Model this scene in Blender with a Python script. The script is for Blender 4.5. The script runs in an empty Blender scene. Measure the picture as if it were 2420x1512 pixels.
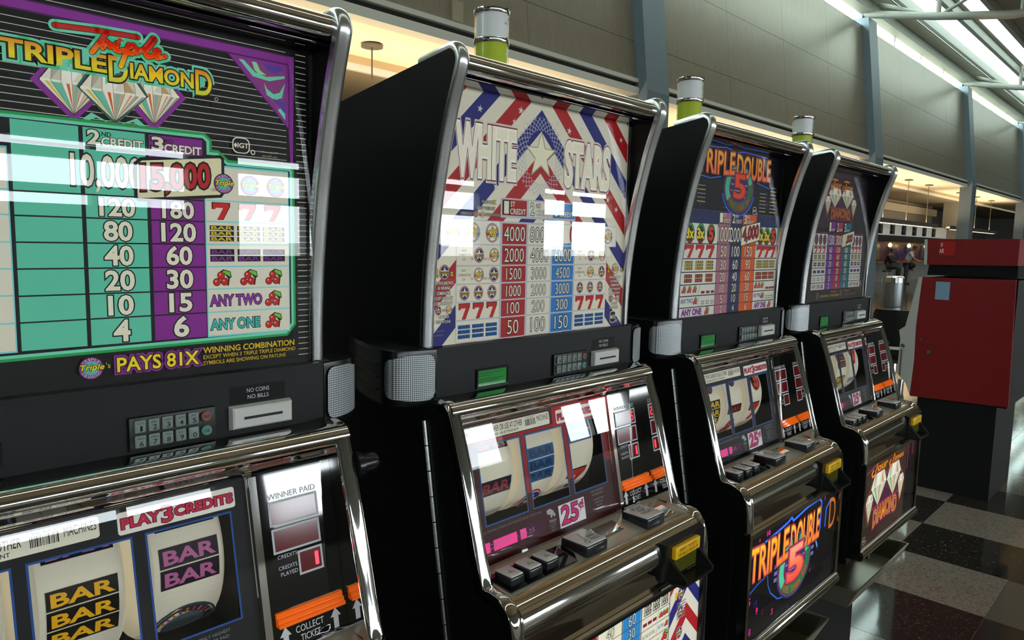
import bpy, bmesh, math, random
from mathutils import Vector, Matrix
random.seed(7)
scene = bpy.context.scene
COL = scene.collection
PI = math.pi

# ------------------------------------------------------------------ camera
cam_d = bpy.data.cameras.new('camera')
cam_d.sensor_width = 36.0
cam_d.lens = 1700.0 / 2420.0 * 36.0
cam_d.clip_end = 500
cam_d.clip_start = 0.02
cam = bpy.data.objects.new('camera', cam_d)
COL.objects.link(cam)
_R = ((0.69639146, -0.06345358, 0.71485144),
      (-0.71736717, -0.09010327, 0.69084423),
      (0.02057392, -0.99390897, -0.10826666))      # columns: right, down, forward
cam.matrix_world = Matrix(((_R[0][0], -_R[0][1], -_R[0][2], 0.0),
                           (_R[1][0], -_R[1][1], -_R[1][2], 0.0),
                           (_R[2][0], -_R[2][1], -_R[2][2], 1.5),
                           (0, 0, 0, 1)))
scene.camera = cam

# ------------------------------------------------------------------ sky and exposure
SKY = 19.0
world = bpy.data.worlds.new('overcast_sky')
scene.world = world
world.use_nodes = True
_bg = world.node_tree.nodes['Background']
_bg.inputs['Color'].default_value = (0.86, 0.95, 1.0, 1)
_bg.inputs['Strength'].default_value = SKY
vs = scene.view_settings
vs.view_transform = 'Standard'
vs.look = 'None'
vs.exposure = 0.15
vs.gamma = 1.0
vs.use_curve_mapping = False
scene.cycles.max_bounces = 10
scene.cycles.diffuse_bounces = 4
scene.cycles.glossy_bounces = 5
scene.cycles.transparent_max_bounces = 12
scene.cycles.sample_clamp_indirect = 60.0
scene.cycles.caustics_reflective = False
scene.cycles.caustics_refractive = False
scene.cycles.use_denoising = True

def portal(name, loc, rot, sx, sy):
    d = bpy.data.lights.new(name, 'AREA')
    d.shape = 'RECTANGLE'; d.size = sx; d.size_y = sy
    d.cycles.is_portal = True
    o = bpy.data.objects.new(name, d); COL.objects.link(o)
    o.location = loc; o.rotation_euler = rot
    return o
# sky portals in the window openings of the hall
portal('window_portal', (12.0, -20.2, 2.4), (PI/2, 0, 0), 84, 3.2)
portal('skylight_portal_a', (15.0, 7.32, 9.28), (0.085, 0, 0), 108, 1.2)
portal('skylight_portal_b', (15.0, 6.2, 9.38), (0.085, 0, 0), 108, 0.5)
portal('added_skylight_portal', (15.0, -2.5, 10.02), (0.085, 0, 0), 108, 0.6)  # sky portal for the unseen roof strip added to brighten ceiling and chrome
portal('clerestory_portal', (20.0, 8.78, 8.75), (-PI/2, 0, 0), 84, 0.7)

# ------------------------------------------------------------------ helpers
def lin(h):
    if not isinstance(h, str):
        return tuple(h)
    h = h.lstrip('#')
    out = []
    for i in (0, 2, 4):
        c = int(h[i:i+2], 16) / 255.0
        out.append(c / 12.92 if c <= 0.04045 else ((c + 0.055) / 1.055) ** 2.4)
    return tuple(out)

_mats = {}
def mat(name, col, rough=0.5, metal=0.0, emis=0.0, spec=0.5, ecol=None, coat=0.0, bump=0.0, bscale=200.0):
    if name in _mats: return _mats[name]
    m = bpy.data.materials.new(name); m.use_nodes = True
    nt = m.node_tree; b = nt.nodes['Principled BSDF']
    c = lin(col)
    b.inputs['Base Color'].default_value = (*c, 1)
    b.inputs['Roughness'].default_value = rough
    b.inputs['Metallic'].default_value = metal
    b.inputs['Specular IOR Level'].default_value = spec
    if coat:
        b.inputs['Coat Weight'].default_value = coat
        b.inputs['Coat Roughness'].default_value = 0.03
    if emis:
        e = lin(ecol) if ecol else c
        b.inputs['Emission Color'].default_value = (*e, 1)
        b.inputs['Emission Strength'].default_value = emis
    if bump:
        tc = nt.nodes.new('ShaderNodeTexCoord'); nz = nt.nodes.new('ShaderNodeTexNoise'); bp = nt.nodes.new('ShaderNodeBump')
        nz.inputs['Scale'].default_value = bscale; nz.inputs['Detail'].default_value = 3
        bp.inputs['Strength'].default_value = bump; bp.inputs['Distance'].default_value = 0.002
        nt.links.new(tc.outputs['Object'], nz.inputs['Vector']); nt.links.new(nz.outputs['Fac'], bp.inputs['Height'])
        nt.links.new(bp.outputs['Normal'], b.inputs['Normal'])
    _mats[name] = m
    return m

def noise_mat(name, c0, c1, scale, rough=0.5, metal=0.0, detail=4.0, stretch=(1, 1, 1), lo=0.35, hi=0.65, spec=0.5):
    if name in _mats: return _mats[name]
    m = mat(name, c0, rough, metal, spec=spec)
    nt = m.node_tree; b = nt.nodes['Principled BSDF']
    tc = nt.nodes.new('ShaderNodeTexCoord'); mp = nt.nodes.new('ShaderNodeMapping'); nz = nt.nodes.new('ShaderNodeTexNoise'); rp = nt.nodes.new('ShaderNodeValToRGB')
    mp.inputs['Scale'].default_value = stretch
    nz.inputs['Scale'].default_value = scale; nz.inputs['Detail'].default_value = detail
    rp.color_ramp.elements[0].position = lo; rp.color_ramp.elements[0].color = (*lin(c0), 1)
    rp.color_ramp.elements[1].position = hi; rp.color_ramp.elements[1].color = (*lin(c1), 1)
    nt.links.new(tc.outputs['Object'], mp.inputs['Vector']); nt.links.new(mp.outputs['Vector'], nz.inputs['Vector'])
    nt.links.new(nz.outputs['Fac'], rp.inputs['Fac']); nt.links.new(rp.outputs['Color'], b.inputs['Base Color'])
    return m

def glass_mat(name, tint=(1, 1, 1), ior=1.52, boost=1.0):
    if name in _mats: return _mats[name]
    m = bpy.data.materials.new(name); m.use_nodes = True
    nt = m.node_tree; nt.nodes.clear()
    out = nt.nodes.new('ShaderNodeOutputMaterial'); mx = nt.nodes.new('ShaderNodeMixShader')
    tr = nt.nodes.new('ShaderNodeBsdfTransparent'); gl = nt.nodes.new('ShaderNodeBsdfGlossy'); fr = nt.nodes.new('ShaderNodeFresnel')
    tr.inputs['Color'].default_value = (*tint, 1); gl.inputs['Roughness'].default_value = 0.0
    fr.inputs['IOR'].default_value = ior
    ge = nt.nodes.new('ShaderNodeNewGeometry'); inv = nt.nodes.new('ShaderNodeMath'); inv.operation = 'SUBTRACT'; inv.inputs[0].default_value = boost
    bk = nt.nodes.new('ShaderNodeMath'); bk.operation = 'MULTIPLY'; bk.inputs[1].default_value = boost
    nt.links.new(ge.outputs['Backfacing'], bk.inputs[0]); nt.links.new(bk.outputs[0], inv.inputs[1])
    mu = nt.nodes.new('ShaderNodeMath'); mu.operation = 'MULTIPLY'; mu.use_clamp = True
    nt.links.new(fr.outputs[0], mu.inputs[0]); nt.links.new(inv.outputs[0], mu.inputs[1]); nt.links.new(mu.outputs[0], mx.inputs[0])
    nt.links.new(tr.outputs[0], mx.inputs[1]); nt.links.new(gl.outputs[0], mx.inputs[2]); nt.links.new(mx.outputs[0], out.inputs[0])
    _mats[name] = m
    return m

class MB:
    def __init__(s): s.v = []; s.f = []; s.mi = []
    def add(s, vs_, fs_, m=0):
        o = len(s.v); s.v += [tuple(p) for p in vs_]
        for f in fs_: s.f.append(tuple(i + o for i in f)); s.mi.append(m)
        return s
    def box(s, x0, x1, y0, y1, z0, z1, m=0):
        return s.add([(x0,y0,z0),(x1,y0,z0),(x1,y1,z0),(x0,y1,z0),(x0,y0,z1),(x1,y0,z1),(x1,y1,z1),(x0,y1,z1)],
              [(0,3,2,1),(4,5,6,7),(0,1,5,4),(1,2,6,5),(2,3,7,6),(3,0,4,7)], m)
    def bbox(s, x0, x1, y0, y1, z0, z1, b, m=0):
        "box with chamfered vertical and horizontal edges (rounded plan, bevelled top and bottom)"
        def ring(z, i):
            a = b
            X0, X1, Y0, Y1 = x0 + i, x1 - i, y0 + i, y1 - i
            return [(X0+a,Y0,z),(X1-a,Y0,z),(X1-.3*a,Y0+.3*a,z),(X1,Y0+a,z),(X1,Y1-a,z),(X1-.3*a,Y1-.3*a,z),(X1-a,Y1,z),(X0+a,Y1,z),(X0+.3*a,Y1-.3*a,z),(X0,Y1-a,z),(X0,Y0+a,z),(X0+.3*a,Y0+.3*a,z)]
        rs = [ring(z0, b*.6), ring(z0 + b*.25, b*.15), ring(z0 + b*.7, 0), ring(z1 - b*.7, 0), ring(z1 - b*.25, b*.15), ring(z1, b*.6)]
        return s.loft(rs, m)
    def loft(s, rings, m=0, caps=True, closed=True):
        n = len(rings[0]); vs_ = [p for r in rings for p in r]; fs_ = []
        for k in range(len(rings) - 1):
            for i in range(n if closed else n - 1):
                j = (i + 1) % n
                fs_.append((k*n+i, k*n+j, (k+1)*n+j, (k+1)*n+i))
        if caps and closed:
            fs_.append(tuple(range(n-1, -1, -1))); fs_.append(tuple(range((len(rings)-1)*n, len(rings)*n)))
        return s.add(vs_, fs_, m)
    def prism_x(s, yz, x0, x1, m=0):
        return s.loft([[(x0, y, z) for y, z in yz], [(x1, y, z) for y, z in yz]], m)
    def prism_z(s, xy, z0, z1, m=0):
        return s.loft([[(x, y, z0) for x, y in xy], [(x, y, z1) for x, y in xy]], m)
    def prism_y(s, xz, y0, y1, m=0):
        return s.loft([[(x, y0, z) for x, z in xz], [(x, y1, z) for x, z in xz]], m)
    def sweep_x(s, sec, path, m=0):
        "section (a along x, b along the outward normal) swept along a path of (x, y, z) lying in a y-z plane"
        rings = []
        for i, p in enumerate(path):
            a = path[max(0, i-1)]; b = path[min(len(path)-1, i+1)]
            ty, tz = b[1]-a[1], b[2]-a[2]; L = math.hypot(ty, tz) or 1
            ny, nz = tz / L, -ty / L
            rings.append([(p[0] + u, p[1] + ny*w, p[2] + nz*w) for u, w in sec])
        return s.loft(rings, m)
    def tube(s, path, r, seg=10, m=0):
        rings = []
        P = [Vector(p) for p in path]
        up = Vector((0, 0, 1))
        for i, p in enumerate(P):
            t = (P[min(len(P)-1, i+1)] - P[max(0, i-1)]).normalized()
            u = up if abs(t.dot(up)) < .95 else Vector((1, 0, 0))
            a = t.cross(u).normalized(); b = a.cross(t)
            rr = r[i] if isinstance(r, (list, tuple)) else r
            rings.append([tuple(p + a*rr*math.cos(2*PI*k/seg) + b*rr*math.sin(2*PI*k/seg)) for k in range(seg)])
        return s.loft(rings, m)
    def lathe(s, prof, c=(0, 0, 0), seg=28, m=0):
        rings = [[(c[0] + r*math.cos(2*PI*k/seg), c[1] + r*math.sin(2*PI*k/seg), c[2] + z) for k in range(seg)] for r, z in prof]
        return s.loft(rings, m)
    def lathe_x(s, prof, c=(0, 0, 0), seg=24, m=0):
        rings = [[(c[0] + x, c[1] + r*math.cos(2*PI*k/seg), c[2] + r*math.sin(2*PI*k/seg)) for k in range(seg)] for r, x in prof]
        return s.loft(rings, m)
    def mesh(s, name, mats, origin=(0, 0, 0), smooth=35, recalc=True):
        me = bpy.data.meshes.new(name)
        ox, oy, oz = origin
        me.from_pydata([(x-ox, y-oy, z-oz) for x, y, z in s.v], [], s.f)
        for m in mats: me.materials.append(m)
        if len(mats) > 1:
            me.polygons.foreach_set('material_index', s.mi)
        if recalc:
            bm = bmesh.new(); bm.from_mesh(me); bmesh.ops.recalc_face_normals(bm, faces=bm.faces); bm.to_mesh(me); bm.free()
        if smooth:
            me.polygons.foreach_set('use_smooth', [True] * len(me.polygons))
            me.set_sharp_from_angle(angle=math.radians(smooth))
        me.update()
        return me
    def build(s, name, mats, parent=None, origin=(0, 0, 0), smooth=35, at_origin=False):
        if not isinstance(mats, (list, tuple)): mats = [mats]
        o = bpy.data.objects.new(name, s.mesh(name, mats, origin, smooth)); COL.objects.link(o)
        if parent: o.parent = parent
        else: o.location = origin
        return o

def tag(o, label=None, cat=None, group=None, kind=None):
    if label: o['label'] = label
    if cat: o['category'] = cat
    if group: o['group'] = group
    if kind: o['kind'] = kind
    return o
def thing(name, label, cat, loc, group=None):
    o = bpy.data.objects.new(name, None); COL.objects.link(o)
    o.location = loc; o.empty_display_size = 0.1
    return tag(o, label, cat, group)
def struct(name, mb, m, smooth=35, label=None):
    o = mb.build(name, m, smooth=smooth); tag(o, kind='structure')
    if label: o['label'] = label
    return o

# ------------------------------------------------------------------ print on panels: flat lettering and symbols
_pm = {}
def pm(c, e):
    k = (c, round(e, 3))
    if k not in _pm:
        _pm[k] = mat('print_%s_%03d' % (c.lstrip('#'), int(e * 100)), c, 0.45, emis=e, spec=0.2)
    return _pm[k]
def grad_mat(name, z0, z1, stops, e):
    if name in _mats: return _mats[name]
    m = mat(name, stops[0], 0.45, spec=0.2); nt = m.node_tree; b = nt.nodes['Principled BSDF']
    tc = nt.nodes.new('ShaderNodeTexCoord'); sp = nt.nodes.new('ShaderNodeSeparateXYZ'); mr = nt.nodes.new('ShaderNodeMapRange'); rp = nt.nodes.new('ShaderNodeValToRGB')
    mr.inputs['From Min'].default_value = z0; mr.inputs['From Max'].default_value = z1
    els = rp.color_ramp.elements
    while len(els) < len(stops): els.new(0.5)
    for i, c in enumerate(stops):
        els[i].position = i / (len(stops) - 1); els[i].color = (*lin(c), 1)
    nt.links.new(tc.outputs['Object'], sp.inputs[0]); nt.links.new(sp.outputs['Z'], mr.inputs['Value']); nt.links.new(mr.outputs[0], rp.inputs['Fac'])
    nt.links.new(rp.outputs['Color'], b.inputs['Base Color']); nt.links.new(rp.outputs['Color'], b.inputs['Emission Color'])
    b.inputs['Emission Strength'].default_value = e
    return m

_tc = {}
def glyphs(s, off, res=3):
    k = (s, off, res)
    if k not in _tc:
        cu = bpy.data.curves.new('lettering', 'FONT'); cu.body = s; cu.size = 1.0; cu.offset = off
        cu.resolution_u = res; cu.dimensions = '2D'; cu.fill_mode = 'FRONT'
        ob = bpy.data.objects.new('lettering', cu)
        me = bpy.data.meshes.new_from_object(ob)
        vs_ = [(v.co.x, v.co.y) for v in me.vertices]; fs_ = [tuple(p.vertices) for p in me.polygons]
        bpy.data.objects.remove(ob); bpy.data.meshes.remove(me); bpy.data.curves.remove(cu)
        _tc[k] = (vs_, fs_)
    return _tc[k]

def clip(poly, x0, x1, z0, z1):
    def cut(ps, f, inter):
        out = []
        for i, p in enumerate(ps):
            q = ps[(i + 1) % len(ps)]
            if f(p): out.append(p)
            if f(p) != f(q): out.append(inter(p, q))
        return out
    def ix(c): return lambda p, q: (c, p[1] + (q[1]-p[1]) * (c-p[0]) / (q[0]-p[0]))
    def iz(c): return lambda p, q: (p[0] + (q[0]-p[0]) * (c-p[1]) / (q[1]-p[1]), c)
    for f, g in ((lambda p: p[0] >= x0, ix(x0)), (lambda p: p[0] <= x1, ix(x1)), (lambda p: p[1] >= z0, iz(z0)), (lambda p: p[1] <= z1, iz(z1))):
        if poly: poly = cut(poly, f, g)
    return poly

def inset(poly, d):
    n = len(poly); A = sum(poly[i][0]*poly[(i+1) % n][1] - poly[(i+1) % n][0]*poly[i][1] for i in range(n))
    sg = 1 if A > 0 else -1; out = []
    for i in range(n):
        p0, p, p1 = poly[i-1], poly[i], poly[(i+1) % n]
        a = Vector((p[0]-p0[0], p[1]-p0[1])).normalized(); b = Vector((p1[0]-p[0], p1[1]-p[1])).normalized()
        na = Vector((-a.y, a.x)) * sg; nb = Vector((-b.y, b.x)) * sg
        m = (na + nb); L = m.length_squared
        k = 2 * d / L if L > .1 else d
        out.append((p[0] + m.x*k, p[1] + m.y*k))
    return out

class Art:
    "flat printed artwork: coloured polygons in panel coordinates, mapped onto the panel surface"
    def __init__(s, mapper, e=0.3): s.map = mapper; s.e = e; s.v = []; s.f = []; s.mi = []; s.mats = []; s.idx = {}; s.L = 1.0
    def slot(s, c):
        if c not in s.idx:
            s.idx[c] = len(s.mats); s.mats.append(pm(c, s.e) if isinstance(c, str) else c)
        return s.idx[c]
    def add(s, vs_, fs_, c, lay):
        o = len(s.v); k = s.slot(c)
        s.v += [s.map(x, z, lay) for x, z in vs_]
        for f in fs_: s.f.append(tuple(i+o for i in f)); s.mi.append(k)
    def poly(s, pts, c, lay): 
        if len(pts) > 2: s.add(pts, [tuple(range(len(pts)))], c, lay)
    def rect(s, x0, x1, z0, z1, c, lay): s.poly([(x0,z0),(x1,z0),(x1,z1),(x0,z1)], c, lay)
    def rrect(s, x0, x1, z0, z1, r, c, lay):
        pts = []
        for cx, cz, a0 in ((x1-r, z0+r, -90), (x1-r, z1-r, 0), (x0+r, z1-r, 90), (x0+r, z0+r, 180)):
            for k in range(4): a = math.radians(a0 + 30*k); pts.append((cx + r*math.cos(a), cz + r*math.sin(a)))
        s.poly(pts, c, lay)
    def frame(s, x0, x1, z0, z1, w, c, lay):
        s.rect(x0, x1, z0, z0+w, c, lay); s.rect(x0, x1, z1-w, z1, c, lay); s.rect(x0, x0+w, z0+w, z1-w, c, lay); s.rect(x1-w, x1, z0+w, z1-w, c, lay)
    def ell(s, cx, cz, rx, rz, c, lay, n=22): s.poly([(cx + rx*math.cos(2*PI*k/n), cz + rz*math.sin(2*PI*k/n)) for k in range(n)], c, lay)
    def arc(s, cx, cz, rx, rz, w, a0, a1, c, lay, n=20):
        vs_ = []; fs_ = []
        for k in range(n+1):
            a = math.radians(a0 + (a1-a0)*k/n)
            vs_ += [(cx + rx*math.cos(a), cz + rz*math.sin(a)), (cx + (rx-w)*math.cos(a), cz + (rz-w)*math.sin(a))]
        for k in range(n): fs_.append((2*k, 2*k+2, 2*k+3, 2*k+1))
        s.add(vs_, fs_, c, lay)
    def line(s, p, q, w, c, lay):
        dx, dz = q[0]-p[0], q[1]-p[1]; L = math.hypot(dx, dz) or 1; nx, nz = -dz/L*w/2, dx/L*w/2
        s.poly([(p[0]+nx,p[1]+nz),(p[0]-nx,p[1]-nz),(q[0]-nx,q[1]-nz),(q[0]+nx,q[1]+nz)], c, lay)
    def stroke(s, pts, w, c, lay):
        for i in range(len(pts)-1): s.line(pts[i], pts[i+1], w, c, lay)
        for p in pts: s.ell(p[0], p[1], w/2, w/2, c, lay, 10)
    def star(s, cx, cz, R, c, lay, r=0.4, rot=90):
        s.poly([(cx + (R if k % 2 == 0 else R*r)*math.cos(math.radians(rot + 36*k)), cz + (R if k % 2 == 0 else R*r)*math.sin(math.radians(rot + 36*k))) for k in range(10)], c, lay)
    def text(s, t, x0, x1, z0, z1, c, lay, bold=0.0, out=None, shear=0.0, rise=0.0, res=3, bend=0.0):
        base, _ = glyphs(t, 0.0, res)
        if not base: return
        bx0 = min(p[0] for p in base); bx1 = max(p[0] for p in base); bz0 = min(p[1] for p in base); bz1 = max(p[1] for p in base)
        def draw(off, cc, ll):
            vs_, fs_ = glyphs(t, off, res); q = []
            for x, z in vs_:
                u = (x-bx0)/(bx1-bx0); v = (z-bz0)/(bz1-bz0)
                q.append((x0 + u*(x1-x0) + shear*v*(z1-z0), z0 + v*(z1-z0) + rise*u + bend*(4*(u-.5)**2)))
            s.add(q, fs_, cc, ll)
        if out:
            for oc, ow, ol in (out if isinstance(out, list) else [out]): draw(bold + ow, oc, ol)
        draw(bold, c, lay)
    def ctext(s, t, cx, cz, rx, rz, a0, a1, h, c, lay, bold=0.0):
        n = len(t)
        for i, ch in enumerate(t):
            if ch == ' ': continue
            a = math.radians(a0 + (a1-a0)*(i+.5)/n); w = abs(math.radians(a1-a0))*rx/n*.82
            vs_, fs_ = glyphs(ch, bold); b = [min(p[0] for p in vs_), max(p[0] for p in vs_), min(p[1] for p in vs_), max(p[1] for p in vs_)]
            px, pz = cx + rx*math.cos(a), cz + rz*math.sin(a)
            r = a + PI/2 if a0 < a1 else a - PI/2
            cr, sr = math.cos(r), math.sin(r)
            q = []
            for x, z in vs_:
                u = ((x-b[0])/max(1e-6, b[1]-b[0])-.5)*w*(.45 if ch == 'I' else 1); v = ((z-b[2])/max(1e-6, b[3]-b[2])-.5)*h
                q.append((px + u*cr - v*sr, pz + u*sr + v*cr))
            s.add(q, fs_, c, lay)
    def mesh(s, name, origin):
        me = bpy.data.meshes.new(name)
        me.from_pydata([(x-origin[0], y-origin[1], z-origin[2]) for x, y, z in s.v], [], s.f)
        for m in s.mats: me.materials.append(m)
        me.polygons.foreach_set('material_index', s.mi); me.update()
        return me

# ------------------------------------------------------------------ shared materials
CHROME = mat('polished_chrome', (0.90, 0.89, 0.87), 0.045, 1.0)
CHROME2 = mat('worn_chrome', (0.84, 0.82, 0.78), 0.13, 1.0)
STEEL = noise_mat('brushed_steel', '#8d8f8c', '#a5a7a4', 60, 0.3, 1.0, stretch=(1, 1, 30))
BLACK = mat('black_laminate', (0.005, 0.005, 0.0055), 0.45, spec=0.35, bump=0.05, bscale=900)
GLOSSBLACK = mat('gloss_black', (0.003, 0.003, 0.003), 0.03, spec=0.8)
MIRRORBLACK = mat('black_mirror_panel', (0.10, 0.10, 0.10), 0.02, 0.9)
PLASTIC = mat('charcoal_plastic', (0.006, 0.007, 0.007), 0.42, spec=0.15, bump=0.06, bscale=1400)
PODBLACK = mat('black_moulded_plastic', (0.008, 0.009, 0.009), 0.25, spec=0.5)
WHITEPL = mat('white_plastic', '#d8d6cf', 0.35)
DARK = mat('dark_interior', (0.012, 0.012, 0.012), 0.6)
CHROMEP = mat('streaked_chrome', (0.86, 0.88, 0.90), 0.25, 1.0)
GLASS = glass_mat('clear_pane', boost=1.0)
# ================================================================== THE HALL
WALLMETAL = noise_mat('wall_panel_metal', '#8e8474', '#958b7a', 3.0, 0.30, 0.55, stretch=(6, 6, .6))
COLPAINT = mat('blue_grey_column_paint', '#636f78', 0.45)
TRIMW = mat('white_trim_paint', '#c9c7bd', 0.5)
SOFFIT = mat('cream_soffit_paint', '#e6d9bd', 0.7)
BROWNCEIL = mat('tan_ceiling_paint', '#8d8069', 0.7)
GREYWALL = mat('grey_wall_paint', '#8a8a84', 0.7)
ROOFW = mat('white_roof_deck', '#e9ece6', 0.6)
TANDECK = mat('tan_ceiling_panels', '#d6c19c', 0.7)
CARPET = noise_mat('dark_gate_carpet', '#7c6f5e', '#8d806c', 30, .9)
BEAMP = mat('grey_steel_paint', '#8a8a80', 0.5)
SLOT = mat('black_air_slot', (0.004, 0.004, 0.004), 0.6)

# ---- floor: polished checkered terrazzo
TP, TX, TY = 0.48, 3.40, 1.02
def terrazzo(name, c0, c1, spk):
    m = mat(name, c0, 0.07, spec=0.5)
    nt = m.node_tree; b = nt.nodes['Principled BSDF']
    tc = nt.nodes.new('ShaderNodeTexCoord'); vo = nt.nodes.new('ShaderNodeTexVoronoi'); rp = nt.nodes.new('ShaderNodeValToRGB'); ge = nt.nodes.new('ShaderNodeNewGeometry')
    vo.inputs['Scale'].default_value = 140
    rp.color_ramp.elements[0].color = (*lin(c0), 1); rp.color_ramp.elements[1].color = (*lin(c1), 1)
    rp.color_ramp.elements[0].position = 0.3; rp.color_ramp.elements[1].position = 0.9
    e = rp.color_ramp.elements.new(0.05); e.color = (*lin(spk), 1)
    nt.links.new(ge.outputs['Position'], vo.inputs['Vector'])
    nt.links.new(vo.outputs['Color'], rp.inputs['Fac']); nt.links.new(rp.outputs['Color'], b.inputs['Base Color'])
    return m
TDARK = terrazzo('dark_terrazzo', '#231d1b', '#2e2724', '#5a5048')
TLIGHT = terrazzo('light_terrazzo', '#80736a', '#92867c', '#5c5248')
def far_floor():
    m = mat('checkered_terrazzo', '#5a5148', 0.09)
    nt = m.node_tree; b = nt.nodes['Principled BSDF']
    ge = nt.nodes.new('ShaderNodeNewGeometry'); mp = nt.nodes.new('ShaderNodeMapping'); ck = nt.nodes.new('ShaderNodeTexChecker')
    mp.vector_type = 'POINT'
    mp.inputs['Location'].default_value = (-TX / TP, -TY / TP, 0.5); mp.inputs['Scale'].default_value = (1/TP, 1/TP, 0)
    ck.inputs['Scale'].default_value = 1.0
    ck.inputs['Color1'].default_value = (*lin('#332b27'), 1); ck.inputs['Color2'].default_value = (*lin('#62594f'), 1)
    nt.links.new(ge.outputs['Position'], mp.inputs['Vector']); nt.links.new(mp.outputs['Vector'], ck.inputs['Vector'])
    nt.links.new(ck.outputs['Color'], b.inputs['Base Color'])
    return m
floor = struct('floor', MB().box(-40, 70, -21, 20, -0.3, -0.003), far_floor())
struct('floor_carpet', MB().box(-40, 70, -20.2, -3.2, -0.003, 0.004), CARPET, 0)
_tb = MB(); g_ = 0.0012; _tb.box(g_, TP-g_, g_, TP-g_, -0.0029, 0)
_tmd = _tb.mesh('tile', [TDARK]); _tb2 = MB(); _tb2.box(g_, TP-g_, g_, TP-g_, -0.0029, 0); _tml = _tb2.mesh('tile', [TLIGHT])
for i in range(-2, 15):
    for j in range(-1, 8):
        o = bpy.data.objects.new('tile', _tml if (i + j) % 2 == 1 else _tmd); COL.objects.link(o)
        o.parent = floor; o.location = (TX + i*TP, TY + (j)*TP, 0)

# ---- far wall above the soffit: tilted metal panels between columns
WY, WZ0, WZ1, LEAN = 8.0, 4.58, 8.42, 0.118
def wy(z): return WY + LEAN * max(0, z - 4.35)
BAY0, BAY = -0.7, 12.6
wall_back = struct('wall_back', MB().loft([[(-40, wy(4.55)+.12, 4.55), (-40, wy(4.55)+.3, 4.55), (-40, wy(8.42)+.3, 8.42), (-40, wy(8.42)+.12, 8.42)],
                                        [(70, wy(4.55)+.12, 4.55), (70, wy(4.55)+.3, 4.55), (70, wy(8.42)+.3, 8.42), (70, wy(8.42)+.12, 8.42)]]), BROWNCEIL, smooth=0,
                   label='tilted grey metal panel wall above the cream soffit')
zrows = [4.58, 5.26, 6.70, 8.42]
PW = (BAY - 0.75) / 4
def panel_mesh(z0, z1):
    g = .004; p = MB()
    a = [(g, wy(z0+g), z0+g), (PW-g, wy(z0+g), z0+g), (PW-g, wy(z1-g), z1-g), (g, wy(z1-g), z1-g)]
    p.loft([a, [(x, y+.1, z) for x, y, z in a]])
    return p.mesh('wall_panel', [WALLMETAL], smooth=0)
pms = [panel_mesh(zrows[k], zrows[k+1]) for k in range(3)]
for b_ in range(-1, 5):
    for c_ in range(4):
        for k in range(3):
            x = BAY0 + b_*BAY + .75/2 + c_*PW
            if x < -8 or x > 60: continue
            o = bpy.data.objects.new('wall_panel', pms[k]); COL.objects.link(o); o.parent = wall_back; o.location = (x, 0, 0)
# small junction plate on the wall
tag(MB().box(6.96, 7.16, wy(4.74)-.03, wy(4.74)+.05, 4.60, 4.88).build('wall_plate', mat('beige_plate', '#9b8c78', .5), origin=(7.06, wy(4.74), 4.60)), 'small beige cover plate on the tilted metal wall', 'cover plate')
# columns
for b_ in range(-1, 5):
    x = BAY0 + b_*BAY
    m_ = MB()
    def ring(z, y): return [(x-.375, y-.22, z), (x+.375, y-.22, z), (x+.375, y+.25, z), (x-.375, y+.25, z)]
    m_.loft([ring(0, WY), ring(4.35, WY), ring(8.62, wy(8.62))])
    o = m_.build('column', COLPAINT, origin=(x, WY, 0), smooth=0); tag(o, kind='structure')
# slot diffuser and trims along the bottom of the wall
tr = MB(); tr.box(-40, 70, 7.98, 8.2, 4.50, 4.57)
struct('trim_1', tr, TRIMW, 0)
struct('trim_2', MB().box(-40, 70, 8.06, 8.2, 4.40, 4.50), SLOT, 0)
struct('trim_3', MB().box(-40, 70, 7.96, 8.2, 4.28, 4.40), TRIMW, 0)
# soffit and the lower ceiling behind it
struct('ceiling_soffit', MB().box(-40, 70, 8.0, 9.75, 4.30, 4.42), SOFFIT, 0, 'cream soffit lit by warm uplights')
struct('trim_4', MB().box(-40, 70, 9.75, 9.82, 4.20, 4.42), mat('tan_trim', '#b49f7c', .6), 0)
struct('trim_5', MB().box(-40, 70, 9.90, 9.98, 4.12, 4.42), TRIMW, 0)
struct('ceiling_rear', MB().box(-40, 70, 9.98, 20, 4.16, 4.4), BROWNCEIL, 0)
struct('wall_rear', MB().box(-40, 70, 13.6, 14, 0, 4.2), GREYWALL, 0)
# clerestory band above the wall: mullions and glass
CY = wy(8.42) + .14
for i in range(-4, 24):
    x = BAY0 + i*BAY/4 + .1
    o = MB().box(x-.04, x+.04, CY-.02, CY+.1, 8.42, 9.02).build('mullion', TRIMW, origin=(x, CY, 8.42), smooth=0); tag(o, kind='structure')
cg = MB(); cg.box(-40, 70, CY+.03, CY+.04, 8.42, 9.02)
struct('window_1', cg, glass_mat('greenish_glazing', (0.90, 0.98, 0.95)), 0, 'clerestory glazing strip above the metal wall')
# roof
def roof_z(y): return 9.12 + (CY - y) * 0.085
roof = MB()
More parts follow.
